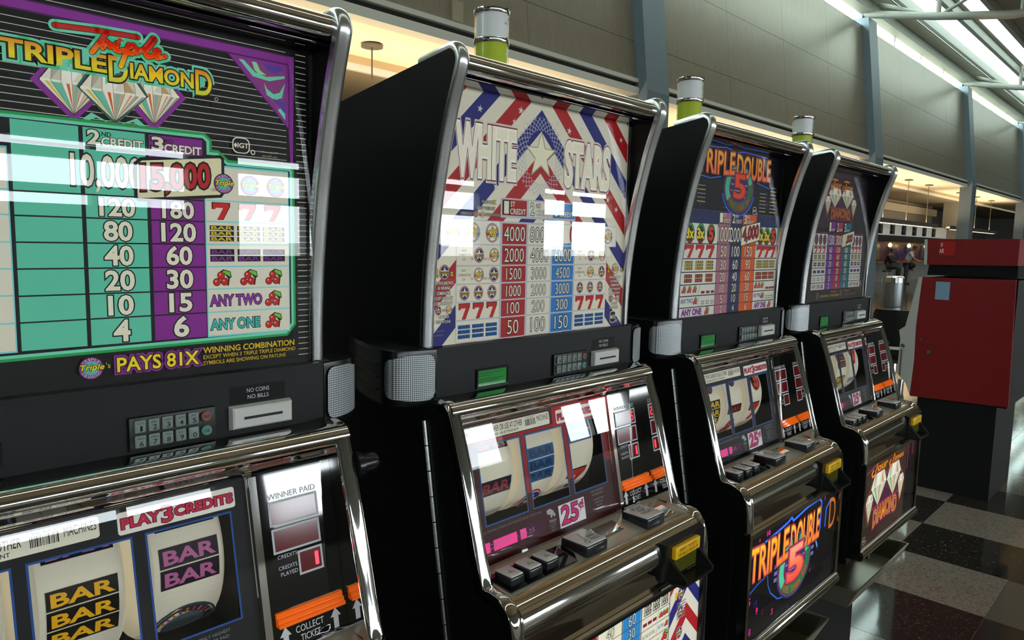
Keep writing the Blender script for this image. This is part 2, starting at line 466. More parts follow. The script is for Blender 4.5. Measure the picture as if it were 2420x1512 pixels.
# deck in strips, with glazed skylight strips left open between purlins; front strip is added out of view for ambient light and chrome streaks
ys = [CY+.4, 7.9, 6.75, 6.45, 5.95, 4.8, -2.25, -2.6, -21]
SKYL = glass_mat('skylight_glazing', (0.50, 0.54, 0.51))
for k in range(len(ys)-1):
    a, b2 = ys[k], ys[k+1]
    q = MB(); q.loft([[(-40, a, roof_z(a)), (-40, b2, roof_z(b2)), (-40, b2, roof_z(b2)+.05), (-40, a, roof_z(a)+.05)], [(70, a, roof_z(a)), (70, b2, roof_z(b2)), (70, b2, roof_z(b2)+.05), (70, a, roof_z(a)+.05)]])
    if k in (1, 3, 6):  # last of these is the added front strip, unseen from the camera
        struct('window_%d' % {1: 2, 3: 3, 6: 4}[k], q, SKYL, 0)
    else:
        struct('ceiling_deck', q, ROOFW if k < 5 else TANDECK, 0)
for y in (8.45, 7.5, 6.62, 5.7, 4.8, 3.6, 2.4, 0.0, -4, -8, -12, -16):
    z = roof_z(y); w_ = .16 if y > 8 else .07
    o = MB().box(-40, 70, y-w_, y+w_, z-.30, z-.002).build('purlin', BEAMP, origin=(0, y, z-.3), smooth=0); tag(o, kind='structure')
# trusses at the columns
CHORD = [(CY+.12, 8.87), (6.45, 8.37), (4.6, 8.05), (-14.0, 8.05), (-20.4, 8.5)]
def chord_z(y):
    for (ya, za), (yb, zb) in zip(CHORD, CHORD[1:]):
        if yb <= y <= ya: return za + (zb-za)*(y-ya)/(yb-ya)
    return 8.05
for b_ in range(0, 5):
    x = BAY0 + b_*BAY
    t = thing('roof_truss', None, None, (x, CY, 8.55)); tag(t, kind='structure'); og = (x, CY, 8.55)
    MB().tube([(x, y, z) for y, z in CHORD], .115, 14).build('chord', BEAMP, t, og)
    MB().box(x-.12, x+.12, CY-.06, CY+.14, 8.55, roof_z(CY)-.01).build('end_post', BEAMP, t, og, 0)
    y0, up = 6.45, True
    while y0 > -19:
        MB().tube([(x, y0, chord_z(y0)), (x, y0, roof_z(y0)-.05)], .07, 8).build('strut', BEAMP, t, og)
        y1 = y0 - 2.1
        MB().tube([(x, y0, chord_z(y0)), (x, y1, roof_z(y1)-.1)], .05, 8).build('brace', BEAMP, t, og)
        if up: MB().tube([(x, y0, chord_z(y0)), (x, y0+1.7, roof_z(y0+1.7)-.1)], .05, 8).build('brace', BEAMP, t, og); up = False
        y0 = y1
# ---- window wall behind the camera (seen only as reflections)
WINX = [(-30, -26.2), (-26, -22), (-20.5, -17), (-16.8, -13.5), (-12, -8.4), (-8.2, -5), (-3.4, -0.6), (-.45, 2.4), (2.6, 6.2), (6.35, 8.8), (10.3, 12.6), (12.75, 15.0), (16.3, 18.35), (18.5, 20.6),
        (24.6, 26.45), (26.58, 29.7), (32, 35)]
WINZ = [(0.87, 2.25), (2.25, 2.52), (2.76, 3.46), (3.71, 3.94)]
ww = MB()
def wbox(x0, x1, z0, z1): ww.box(x0, x1, -20.6, -20.2, z0, z1)
zz_ = 0.0
for z0, z1 in WINZ:
    if z0 > zz_: wbox(-40, 70, zz_, z0)
    xx = -40
    for x0, x1 in WINX:
        if z0 < 1 and x1 < 9: continue
        wbox(xx, x0, z0, z1); xx = x1
    wbox(xx, 70, z0, z1)
    zz_ = z1
wbox(-40, 70, zz_, 11.6)
struct('wall_front', ww, GREYWALL, 0)
struct('wall_left', MB().box(-40.3, -40, -21, 20, 0, 12), GREYWALL, 0)
struct('wall_right', MB().box(70, 70.3, -21, 20, 0, 12), GREYWALL, 0)
struct('ground_apron', MB().box(-120, 150, -200, -22, -0.6, -0.4), mat('pale_concrete', '#b9b6ae', .8), 0)

# ---- hanging linear uplights below the soffit: lamps of this place
FIXT = mat('grey_fixture_metal', '#6f6a60', .45, .3)
LAMPW = mat('warm_lamp_tube', '#ffd9a0', .5, emis=6.0)
def linear_light(x0, x1, lab):
    xm = (x0 + x1) / 2; y, z = 9.0, 2.50
    t = thing('pendant_light', lab, 'light', (xm, y, z), 'linear pendant uplights under the soffit')
    org = (xm, y, z)
    b = MB(); b.loft([[(x0, y-.13, z+.16), (x0, y-.1, z), (x0, y+.1, z), (x0, y+.13, z+.16), (x0, y+.11, z+.16), (x0, y+.08, z+.03), (x0, y-.08, z+.03), (x0, y-.11, z+.16)],
                      [(x1, y-.13, z+.16), (x1, y-.1, z), (x1, y+.1, z), (x1, y+.13, z+.16), (x1, y+.11, z+.16), (x1, y+.08, z+.03), (x1, y-.08, z+.03), (x1, y-.11, z+.16)]])
    b.build('trough', FIXT, t, org, 0)
    n = max(2, int(round((x1-x0)/3.0)))
    for k in range(n):
        x = x0 + (k + .5)*(x1-x0)/n
        MB().tube([(x, y, z+.03), (x, y, 4.27)], .012, 8).build('rod', FIXT, t, org)
        MB().lathe([(.0, 0), (.16, 0), (.16, .03), (.02, .05)], (x, y, 4.25), 16).build('canopy_disc', FIXT, t, org)
    MB().tube([(x0+.1, y, z+.08), (x1-.1, y, z+.08)], .03, 8).build('lamp_tube', LAMPW, t, org)
    MB().box(x0+.6, x1-.6, y-.06, y+.06, z-.012, z+.002).build('downlight_strip', mat('warm_strip', '#ffe6c8', .5, emis=2.2), t, org)
    d = bpy.data.lights.new('uplight', 'AREA'); d.shape = 'RECTANGLE'; d.size = x1-x0-.2; d.size_y = .18; d.energy = 20 * (x1-x0); d.color = (1.0, .80, .52)
    l = bpy.data.objects.new('uplight', d); COL.objects.link(l); l.parent = t; l.location = (0, 0, .2); l.rotation_euler = (PI, 0, 0)
for k, (a, b2) in enumerate(((1.48, 11.08), (13.2, 23.2), (24.9, 36.3), (38.4, 48.8))):
    linear_light(a, b2, ['long grey trough light on rods, behind the first two slot machines', 'long trough light hanging behind the tall grey column',
                         'long trough light hanging in front of the food counter', 'farthest trough light in the row under the soffit'][k])

# ---- food counter in the recess
SY = 11.0
sh = thing('food_counter', 'food counter with white menu band and purple back wall under the soffit', 'food counter', (40, SY, 0))
so = (40, SY, 0)
MB().box(31, 50, SY+.9, SY+1.0, 0, 2.2).build('back_wall', noise_mat('purple_mural', '#4a2f66', '#8a5a3a', 1.1, .4, lo=.42, hi=.7), sh, so, 0)
MB().box(31, 50, SY-.05, SY+.06, 2.16, 2.75).build('menu_band', mat('white_menu_band', '#b9c0c0', .5, emis=.25), sh, so, 0)
MB().box(31, 50, SY-.1, SY+.1, 1.86, 2.16).build('fascia', mat('black_fascia', '#0d0f10', .4), sh, so, 0)
for k in range(6):
    x = 35.2 + k*1.75
    MB().bbox(x-.32, x+.32, SY-.09, SY-.05, 2.22, 2.66, .02).build('menu_screen', mat('dark_menu_screen', '#18222c', .15), sh, so)
MB().box(31, 50, SY-.35, SY+.3, .86, .93).build('counter_top', mat('tan_counter', '#8c6a44', .3), sh, so, 0)
MB().box(31, 50, SY-.1, SY+.25, 0, .86).build('counter_front', mat('pale_counter_front', '#8f9490', .5), sh, so, 0)
MB().box(31, 50, 12.6, 12.8, 2.75, 4.16).build('bulkhead', mat('grey_bulkhead', '#a39c8e', .6), sh, so, 0)
MB().box(31, 50, 12.35, 12.6, 3.55, 3.95).build('cream_beam', mat('cream_beam', '#e4d6b6', .6), sh, so, 0)
for k in range(5):
    x = 35.6 + k*3.1
    MB().lathe([(.01, .0), (.07, .02), (.09, .10), (.05, .18), (.02, .2)], (x, SY+.5, 1.62), 14).build('pendant_lamp', mat('warm_bulb', '#ffd07a', .4, emis=9), sh, so)
for k in range(5):
    x = 34.0 + k*2.9
    MB().box(x, x+1.5, SY+.86, SY+.9, 1.0, 1.75).build('mural_panel', noise_mat('blue_yellow_mural', '#2c3a86', '#b8a24a', 1.6, .4, lo=.4, hi=.66), sh, so, 0)
a_ = Art(lambda x, z, l: (x, SY-.104-l*.002, z), .3)
a_.text('BaCh', 44.3, 45.7, 1.92, 2.10, '#e8e8e8', 1, .02)
o = bpy.data.objects.new('sign_lettering', a_.mesh('sign_lettering', so)); COL.objects.link(o); o.parent = sh
pil = MB().box(46.6, 47.6, SY-.6, SY+.2, 0, 4.16); struct('trim_6', pil, mat('pale_pilaster', '#a8a294', .6), 0)

# ---- litter bin
def bin_(x, y):
    t = thing('litter_bin', 'round brushed steel litter bin with a shiny collar, out on the floor', 'litter bin', (x, y, 0))
    og = (x, y, 0)
    MB().lathe([(.0, .0), (.215, 0), (.22, .02), (.225, .64), (.0, .64)], (x, y, 0), 32).build('body', mat('satin_steel_bin', '#83898b', .35, .7), t, og)
    MB().lathe([(.0, .64), (.235, .64), (.235, .77), (.20, .80), (.14, .81), (.13, .74), (.0, .74)], (x, y, 0), 32).build('collar', CHROME2, t, og)
    MB().lathe([(.0, .0), (.21, .0), (.21, .03), (.0, .03)], (x, y, -.0), 24).build('base', DARK, t, og)
bin_(20.69, 5.97)
# ================================================================== SLOT MACHINES
W = 0.5317
ORG = (W/2, 0.95, 0.0)
_mesh = {}
def mpart(name, key, parent, fn, mats, smooth=35):
    if key not in _mesh:
        mb = MB(); fn(mb); _mesh[key] = mb.mesh(name, mats if isinstance(mats, (list, tuple)) else [mats], ORG, smooth)
    o = bpy.data.objects.new(name, _mesh[key]); COL.objects.link(o); o.parent = parent
    return o
def apart(name, key, parent, fn, mapper, e):
    if key not in _mesh:
        a = Art(mapper, e); fn(a); _mesh[key] = a.mesh(name, ORG)
    o = bpy.data.objects.new(name, _mesh[key]); COL.objects.link(o); o.parent = parent
    return o

UP = [(.790,1.7665),(.782,1.762),(.778,1.752),(.780,1.742),(.787,1.722),(.798,1.69),(.809,1.652),(.8185,1.614),(.8275,1.574),(.8335,1.541),(.8405,1.492),(.845,1.454),(.848,1.416),(.850,1.375),(.851,1.339)]
CHEEK = [(.800,1.2585),(.788,1.2565),(.781,1.251),(.7755,1.240),(.752,1.173),(.731,1.102),(.715,1.045),(.7025,1.008),(.697,1.0015),(.687,.9985),(.668,.9965),(.654,.990),(.644,.975),(.639,.956),(.6365,.93),(.6355,.906)]
def catm(P, n=4):
    out = []
    for i in range(len(P)-1):
        p0, p1, p2, p3 = P[max(0,i-1)], P[i], P[i+1], P[min(len(P)-1,i+2)]
        for k in range(n):
            t = k/n
            out.append(tuple(.5*((2*b) + (-a+c)*t + (2*a-5*b+4*c-d)*t*t + (-a+3*b-3*c+d)*t**3) for a, b, c, d in zip(p0, p1, p2, p3)))
    out.append(P[-1]); return out
UPS = catm(UP, 3); CHS = catm(CHEEK, 3)
def off_y(P, d): return [(y+d, z) for y, z in P]

def ry(z): return .797 + (z - 1.212) * .2059            # plane of the reel glass
def m_award(x, z, l): return (x, .8446 - l*.00011, z)
def m_reelglass(x, z, l): return (x, ry(z) - l*.00012, z)
def m_belly(x, z, l): return (x, .6449 - l*.00011, z)
def m_panel(x, z, l): return (x, .8255 - l*.00016, z)
RR, RYC, RZC = .098, .893, 1.122
def m_reel(x, s, l):
    a = s / RR; r = RR + l*.0010
    return (x, RYC - r*math.cos(a), RZC + r*math.sin(a))
REELX = [(.066, .160), (.175, .267), (.283, .374)]
WZ_ = (1.063, 1.181)

def grille_mat():
    m = mat('perforated_grille', '#c0c6c8', .35, .35)
    nt = m.node_tree; b = nt.nodes['Principled BSDF']
    tc = nt.nodes.new('ShaderNodeTexCoord'); sp = nt.nodes.new('ShaderNodeSeparateXYZ')
    nt.links.new(tc.outputs['Object'], sp.inputs[0])
    outs = []
    for ax, per in (('X', .0030), ('Z', .0030)):
        mu = nt.nodes.new('ShaderNodeMath'); mu.operation = 'MULTIPLY'; mu.inputs[1].default_value = 2*PI/per
        si = nt.nodes.new('ShaderNodeMath'); si.operation = 'SINE'
        nt.links.new(sp.outputs[ax], mu.inputs[0]); nt.links.new(mu.outputs[0], si.inputs[0]); outs.append(si)
    ad = nt.nodes.new('ShaderNodeMath'); ad.operation = 'ADD'
    nt.links.new(outs[0].outputs[0], ad.inputs[0]); nt.links.new(outs[1].outputs[0], ad.inputs[1])
    rp = nt.nodes.new('ShaderNodeValToRGB'); mr = nt.nodes.new('ShaderNodeMapRange'); mr.inputs['From Min'].default_value = -2; mr.inputs['From Max'].default_value = 2
    nt.links.new(ad.outputs[0], mr.inputs['Value']); nt.links.new(mr.outputs[0], rp.inputs['Fac'])
    rp.color_ramp.elements[0].position = .55; rp.color_ramp.elements[0].color = (*lin('#c4cacc'), 1)
    rp.color_ramp.elements[1].position = .72; rp.color_ramp.elements[1].color = (.01, .01, .012, 1)
    nt.links.new(rp.outputs['Color'], b.inputs['Base Color'])
    return m
GRILLE = grille_mat()
LCD = mat('green_lcd', '#2c8a3e', .2, emis=.10)
DECKM = mat('satin_deck_metal', '#ddd4c0', .25, .4)
def ORANGE(): return mat('orange_acrylic', '#f0660c', .12, emis=.3, spec=.6)
LEDGLASS = mat('red_led_window', '#4a0a0c', .1, emis=.35, ecol='#5a0c10')
LENSY = mat('yellow_green_lens', '#aec23a', .15, emis=.12)
LENSW = mat('white_lens', '#dfe4e2', .2, emis=.10)
KEYM = mat('grey_rubber_key', '#7f8d86', .5)
KEYR = mat('red_ringed_key', '#8d5a50', .5)
KEYG = mat('green_ok_key', '#5f9485', .5)
YELLOWL = mat('yellow_label', '#e8b416', .35, emis=.12)
REELBODY = mat('reel_strip_stock', '#ddd6bf', .5, emis=.22)
BTN = mat('clear_button_cap', '#c9c8c2', .15, emis=.12, spec=.6)
BTNSIDE = mat('smoke_button_side', '#2a2c2e', .2)

def sidepoly():
    return UPS + [(.832,1.3385),(.832,1.257)] + [(y+.012, z-.002) for y, z in CHS[1:]] + [(.648,.902),(.674,.900),(.674,.622),(1.27,.622),(1.27,1.695)]

POD = catm([(0.0,1.04),(-.02,.995),(-.038,.94),(-.049,.892),(-.053,.868),(-.050,.852),(-.040,.841),(-.020,.832),(.0122,.8245)], 3)
def pod_shape(mb, sg):
    fx = (lambda x: x) if sg > 0 else (lambda x: W - x)
    pl = [(fx(x), y) for x, y in POD] + [(fx(.0122), 1.04)]
    c = [(x, y) for x, y in pl]
    rings = []
    for z, k in ((1.250, .90), (1.253, .98), (1.258, 1.0), (1.331, 1.0), (1.336, .98), (1.3375, .93)):
        rings.append([(fx(0) + (x - fx(0))*k, y + (0 if k == 1 else (1-k)*(.95-y)*.3), z) for x, y in c])
    mb.loft(rings)
def grille_shape(mb, sg):
    fx = (lambda x: x) if sg > 0 else (lambda x: W - x)
    g = catm([(-.0525,.868),(-.050,.853),(-.041,.8425),(-.028,.836),(-.010,.8295),(.0095,.8255)], 5)
    n = len(g) - 1; vs_ = []; fs_ = []; rows = 6
    for i, (x, y) in enumerate(g):
        u = i / n; d = min(u, 1-u); r = max(0, (.16 - d) / .16); cut = .012 * (1 - math.sqrt(max(0, 1 - r*r)))
        top = 1.3215 + .009*min(1, u*1.6) - cut; bot = 1.2665 - .006*min(1, u*1.4) + cut
        for k in range(rows+1): vs_.append((fx(x - .002), y - .0025, bot + (top-bot)*k/rows))
    for i in range(n):
        for k in range(rows):
            a = i*(rows+1)+k; fs_.append((a, a+rows+1, a+rows+2, a+1))
    mb.add(vs_, fs_)

def bezel_frame(mb):
    sec = [(.832,1.2615),(.792,1.2615),(.784,1.2590),(.779,1.2540),(.7765,1.247),(.778,1.2405),(.783,1.2365),(.787,1.232),(.790,1.2265),(.7935,1.222),(.799,1.2175),(.806,1.2150),(.832,1.2150)]
    mb.prism_x(sec, .004, W-.004)
def cheek(mb, x):
    sec = []
    for k in range(9):
        a = PI*k/8
        sec.append((x + .0115 - .0115*math.cos(a), .0075*math.sin(a)))
    sec += [(x+.023, -.012), (x, -.012)]
    path = [(0, y+.007, z) for y, z in CHS]
    mb.sweep_x([(u, -w if False else w) for u, w in sec], [(p[0], p[1], p[2]) for p in path])
def reveal(mb, x0, x1):
    poly = [(.783,1.244),(.758,1.166),(.737,1.095),(.7085,1.003),(.757,1.003),(.80,1.2165)]
    mb.prism_x(poly, x0, x1)

def build_machine(i, art_award, art_belly, art_glass, reels, label, glass_kind, e_award, e_belly, boss=False, digits=('', '', '')):
    x0 = -.02 + .7*i
    t = thing('slot_machine', label, 'slot machine', (x0 + ORG[0], ORG[1], 0), 'row of four upright slot machines')
    # cabinet
    mpart('side_panel', 'sideL', t, lambda m: m.prism_x(sidepoly(), 0, .012), BLACK, 25)
    mpart('side_panel', 'sideR', t, lambda m: m.prism_x(sidepoly(), W-.012, W), BLACK, 25)
    def top(m):
        m.prism_x([(.80,1.764),(1.27,1.694),(1.27,1.68),(.80,1.745)], .012, W-.012)
        m.box(.012, W-.012, 1.25, 1.27, .622, 1.69)
        m.box(.012, W-.012, .852, 1.25, 1.32, 1.335)
        m.box(.012, W-.012, .846, .862, 1.3385, 1.75)
    mpart('cabinet_shell', 'shell', t, top, BLACK, 0)
    for s, x in (('L', .001), ('R', W-.022)):
        def post(m, x=x):
            sec = []
            for k in range(9):
                a = PI*k/8; sec.append((x + .0105 - .0105*math.cos(a), .004 + .008*math.sin(a)))
            sec += [(x+.021, -.004), (x, -.004)]
            cap = [(0, .86, 1.7555), (0, .82, 1.7625)]
            m.sweep_x(sec, cap + [(0, y, z) for y, z in UPS])
        mpart('chrome_post', 'post' + s, t, post, CHROMEP)
    def bar(m):
        P = []
        for k in range(15):
            a = math.radians(75 + 200*k/14); P.append((.7950 + .0150*math.cos(a), 1.7530 + .0145*math.sin(a)))
        P += [(.806, 1.7385), (.832, 1.7385), (.832, 1.7635)]
        m.prism_x(P, .019, W-.019)
    mpart('chrome_top_bar', 'bar', t, bar, CHROME)
    mpart('underside_mirror', 'ledge', t, lambda m: m.box(.0125, W-.0125, .803, .8455, 1.7335, 1.7365), MIRRORBLACK, 0)
    # award panel
    aw = mpart('award_panel', 'award', t, lambda m: m.box(.0125, W-.0125, .8448, .8455, 1.337, 1.734), mat('panel_backing', (.01, .01, .01), .4), 0)
    apart('printed_artwork', 'award%d' % i, aw, art_award, m_award, e_award)
    mpart('glass_pane', 'awardpane', aw, lambda m: m.box(.0125, W-.0125, .8350, .8370, 1.3375, 1.7330), GLASS, 0)
    mpart('edge_strip', 'awardedge', aw, lambda m: m.box(.5105, .5125, .8375, .8425, 1.3375, 1.728), mat('dark_edge_strip', '#3a3f3e', .2, .5), 0)
    # player panel
    pp = mpart('player_panel', 'pp', t, lambda m: m.prism_x([(.826,1.3375),(.8255,1.335),(.8255,1.262),(.823,1.258),(.832,1.257),(.86,1.257),(.86,1.3375)], .0125, W-.0125), PLASTIC)
    mpart('lcd_frame', 'lcdf', pp, lambda m: (m.box(.094, .166, .8225, .8256, 1.2935, 1.2965), m.box(.094, .166, .8225, .8256, 1.2645, 1.2675), m.box(.094, .097, .8225, .8256, 1.2675, 1.2935), m.box(.163, .166, .8225, .8256, 1.2675, 1.2935)), PLASTIC, 0)
    lc = mpart('lcd_screen', 'lcd', pp, lambda m: m.box(.097, .163, .8245, .8258, 1.2675, 1.2935), LCD, 0)
    apart('lcd_text', 'lcdt', pp, lambda a: [a.line((.100, z), (xb, z), .0016, '#1f6a30', 12) for xb, z in ((.150, 1.2885), (.132, 1.2845), (.156, 1.2790), (.144, 1.2750))], m_panel, .02)
    apart('notice_label', 'notice', pp, lambda a: (a.rect(.392, .464, 1.299, 1.3205, '#050607', 1), a.text('NO COINS', .414, .443, 1.3115, 1.3165, '#c8ccd0', 2), a.text('NO BILLS', .415, .442, 1.3035, 1.3085, '#c8ccd0', 2)), m_panel, .05)
    kp = mpart('keypad', 'kp', t, lambda m: m.bbox(.279, .374, .8205, .8258, 1.264, 1.302, .002), mat('keypad_black', (.012, .013, .013), .4), 35)
    for r in range(2):
        for c in range(5):
            kx = .2835 + c*.0143; kz = 1.2855 - r*.0168
            mpart('key', 'key%d%d' % (r, c), kp, lambda m, kx=kx, kz=kz: m.bbox(kx, kx+.0118, .8165, .8206, kz, kz+.0138, .0016), KEYM)
    for r, km in ((0, KEYR), (1, KEYG)):
        mpart('round_key', 'rk%d' % r, kp, lambda m, r=r: m.loft([[(.3615 + q*math.cos(2*PI*k/18), y, 1.2922 - r*.0166 + q*math.sin(2*PI*k/18)) for k in range(18)] for q, y in ((.006, .8206), (.006, .8175), (.0048, .8165))]), km)
    def klet(a):
        for n in range(10):
            r, c = divmod(n, 5); kx = .2835 + c*.0143; kz = 1.2855 - r*.0168
            a.text(str((n+1) % 10), kx+(.0045 if n else .0056), kx+(.0085 if n else .0078), kz+.0018, kz+.0075, '#101312', 58, .005)
            tx = ['QZ', 'ABC', 'DEF', 'GHI', 'JKL', 'MNO', 'PRS', 'TUV', 'WXY', ''][n]
            if tx: a.text(tx, kx+.0025, kx+.0098, kz+.0092, kz+.0118, '#2a302e', 58)
        a.text('NO', .3582, .3648, 1.2902, 1.2942, '#401812', 58, .01); a.text('OK', .3582, .3648, 1.2736, 1.2776, '#0f2a22', 58, .01)
    apart('key_lettering', 'klet', kp, klet, m_panel, .02)
    cr = mpart('card_reader', 'cr', t, lambda m: m.loft([[(.391, .8256, 1.2685), (.4705, .8256, 1.2685), (.4705, .8256, 1.2975), (.391, .8256, 1.2975)], [(.3925, .8175, 1.2705), (.469, .8175, 1.2705), (.469, .8175, 1.2955), (.3925, .8175, 1.2955)], [(.3945, .816, 1.2725), (.467, .816, 1.2725), (.467, .816, 1.2935), (.3945, .816, 1.2935)]]), WHITEPL, 20)
    mpart('card_slot', 'cs', cr, lambda m: m.box(.406, .455, .8145, .8165, 1.2813, 1.2843), SLOT, 0)
    for s, sg in (('L', 1), ('R', -1)):
        pod = mpart('speaker_pod', 'pod' + s, t, lambda m, sg=sg: pod_shape(m, sg), PODBLACK, 40)
        mpart('grille', 'gr' + s, pod, lambda m, sg=sg: grille_shape(m, sg), GRILLE, 60)
        for z in (1.274, 1.293, 1.312):
            def rib(m, sg=sg, z=z):
                fx = (lambda x: x) if sg > 0 else (lambda x: W - x)
                P = [p for p in POD if p[1] > .885]
                m.loft([[(fx(x), y, z-.002), (fx(x-.0022), y-.001, z-.001), (fx(x-.0022), y-.001, z+.001), (fx(x), y, z+.002)] for x, y in P])
            mpart('rib', 'rib%s%.3f' % (s, z), pod, rib, PODBLACK)
    # reel door
    rd = mpart('reel_door', 'rd', t, bezel_frame, CHROME, 40)
    for s, x in (('L', .0), ('R', W-.023)):
        mpart('chrome_cheek', 'ck' + s, rd, lambda m, x=x: cheek(m, x), CHROME, 40)
    mpart('chrome_reveal', 'rvR', rd, lambda m: reveal(m, .5085, .5105), CHROME, 0)
    mpart('chrome_reveal', 'rvL', rd, lambda m: reveal(m, .0215, .0235), CHROME, 0)
    def hinge(m):
        a = Vector((-.003, .836, 1.228)); b = Vector((-.003, .777, .885)); n = 9
        for k in range(n):
            m.tube([tuple(a.lerp(b, (k+.01)/n)), tuple(a.lerp(b, (k+.97)/n))], .0042, 10)
    mpart('hinge', 'hinge', rd, hinge, STEEL)
    mpart('door_edge', 'dedge', rd, lambda m: m.prism_x([(.838,1.2455),(.842,1.2455),(.783,.887),(.779,.887)], -.0012, .0), BLACK, 0)
    # reel compartment and glass
    rw = mpart('reel_window', 'rwbox', t, lambda m: (m.box(.024, .508, 1.03, 1.04, 1.0, 1.22), m.box(.024, .508, .80, 1.03, 1.216, 1.222), m.box(.024, .508, .765, 1.03, .985, .998), m.box(.400, .403, .83, 1.03, 1.0, 1.216)), DARK, 0)
    apart('printed_artwork', 'rg%d' % i, rw, art_glass, m_reelglass, .10)
    def pane(m):
        a = [(x, ry(z)-.004, z) for x, z in ((.0237, 1.004), (.3955, 1.004), (.3955, 1.2165), (.0237, 1.2165))]
        m.loft([a, [(x, y-.002, z) for x, y, z in a]])
    mpart('glass_pane', 'rpane', rw, pane, GLASS, 0)
    for k in range(3):
        xa, xb = REELX[k]
        re_ = mpart('reel', 'reel%d' % k, t, lambda m, xa=xa, xb=xb: m.lathe_x([(.02, xa+.004), (RR-.004, xa+.004), (RR, xa+.008), (RR, xb-.008), (RR-.004, xb-.004), (.02, xb-.004)], (0, RYC, RZC), 40), REELBODY, 30)
        apart('reel_strip', 'strip%d_%d' % (i, k), re_, lambda a, k=k: reels(a, k), m_reel, .16)
    # chrome divider, meter panel
    def slab(m, xa, xb, za, zb, d0, d1):
        q = [(xa, za), (xb, za), (xb, zb), (xa, zb)]
        m.loft([[(x, ry(z)+d0, z) for x, z in q], [(x, ry(z)+d1, z) for x, z in q]])
    mpart('chrome_divider', 'div', t, lambda m: slab(m, .3962, .4052, 1.002, 1.2175, .004, -.009), CHROME, 0)
    mp_ = mpart('meter_panel', 'mp', t, lambda m: slab(m, .4054, .5083, 1.002, 1.2165, .004, -.0015), GLOSSBLACK, 0)
    for nm, (xa, xb, za, zb) in zip('abc', ((.421,.483,1.1545,1.1795),(.422,.482,1.1220,1.1475),(.4525,.482,1.0895,1.1145))):
        mpart('led_window', 'led' + nm, mp_, lambda m, q=(xa, xb, za, zb): slab(m, *q, -.001, -.0022), LEDGLASS, 0)
    def meters(a):
        for xa, xb, za, zb in ((.421,.483,1.1545,1.1795),(.422,.482,1.1220,1.1475),(.4525,.482,1.0895,1.1145)):
            a.frame(xa-.002, xb+.002, za-.002, zb+.002, .0026, '#b9bec2', 21)
        a.text('WINNER PAID', .420, .484, 1.1835, 1.1905, '#b9bec2', 16)
        a.text('CREDITS', .4245, .4505, 1.1130, 1.1175, '#b9bec2', 16)
        a.text('CREDITS', .4245, .4490, 1.1000, 1.1045, '#b9bec2', 16)
        a.text('PLAYED', .4265, .4490, 1.0925, 1.0970, '#b9bec2', 16)
    def collect(a):
        a.text('COLLECT', .4375, .4755, 1.0222, 1.0302, '#c4c8ca', 16, .005); a.text('TICKET', .4430, .4700, 1.0110, 1.0190, '#c4c8ca', 16, .005)
        for cx, dz in ((.424, 0), (.4925, .0)):
            a.poly([(cx-.0035, 1.010), (cx+.0035, 1.010), (cx+.0035, 1.024), (cx+.0075, 1.024), (cx, 1.0345), (cx-.0075, 1.024), (cx-.0035, 1.024)], '#c4c8ca', 16)
    apart('meter_lettering', 'met%d' % i, mp_, meters, m_reelglass, .12)
    apart('collect_lettering', 'coll', mp_, collect, m_reelglass, .12)
    def leds(a, n_):
        red = mat('led_digit', '#ff2a3a', .4, emis=3.0)
        xd, zd = ((.4795, 1.1585), (.4785, 1.1260), (.4785, 1.0935))[n_]
        a.text(digits[n_], xd-.009 if digits[n_] != '1' else xd-.006, xd, zd, zd+.0165, red, 22, -.01)
    for n_ in range(3):
        if digits[n_]: apart('led_digit', 'digit%d_%d' % (i, n_), mp_, lambda a, n_=n_: leds(a, n_), m_reelglass, .12)
    mpart('ticket_bezel', 'tk', t, lambda m: (slab(m, .4135, .5035, 1.0385, 1.0425, .0, -.011), slab(m, .4135, .5035, 1.0425, 1.0475, .0, -.008), slab(m, .4135, .5035, 1.0475, 1.0535, .0, -.005)), ORANGE(), 0)
    # deck, buttons, roll
    dk = mpart('button_deck', 'deck', t, lambda m: m.prism_x([(.758,1.0005),(.757,1.004),(.75,1.0035),(.70,.9985),(.668,.9945),(.668,.98),(.758,.985)], .0225, W-.0225), DECKM, 30)
    mpart('button_well', 'well', dk, lambda m: m.loft([[(.034,.681,.9972),(.186,.681,.9972),(.200,.70,.9995),(.204,.733,1.0026),(.034,.733,1.0026)], [(.034,.681,.999),(.186,.681,.999),(.200,.70,1.0008),(.204,.733,1.0034),(.034,.733,1.0034)]]), GLOSSBLACK, 0)
    mpart('blank_plate', 'blank', dk, lambda m: m.loft([[(.276,.703,1.000),(.344,.703,1.000),(.352,.736,1.0033),(.286,.736,1.0033)], [(.278,.705,1.0022),(.342,.705,1.0022),(.350,.734,1.0050),(.288,.734,1.0050)]]), CHROME, 20)
    mpart('blank_plate', 'blank2', dk, lambda m: m.loft([[(.448,.684,.997),(.486,.684,.997),(.490,.720,1.0008),(.455,.720,1.0008)], [(.450,.686,.9988),(.484,.686,.9988),(.488,.718,1.0025),(.457,.718,1.0025)]]), CHROME, 20)
    for n_, (bx, bw, ya, yb, h) in enumerate(((.043, .030, .689, .726, .011), (.083, .031, .689, .726, .011), (.122, .031, .689, .726, .011), (.206, .057, .678, .734, .013), (.377, .057, .676, .734, .013))):
        def btn(m, bx=bx, bw=bw, ya=ya, yb=yb, h=h):
            m.bbox(bx, bx+bw, ya, yb, .992, 1.0005+h, .004)
        bt = mpart('play_button', 'btn%d' % n_, t, btn, BTNSIDE)
        mpart('button_cap', 'cap%d' % n_, bt, lambda m, bx=bx, bw=bw, ya=ya, yb=yb, h=h: m.bbox(bx+.002, bx+bw-.002, ya+.002, yb-.002, 1.0004+h, 1.0028+h, .002), BTN)
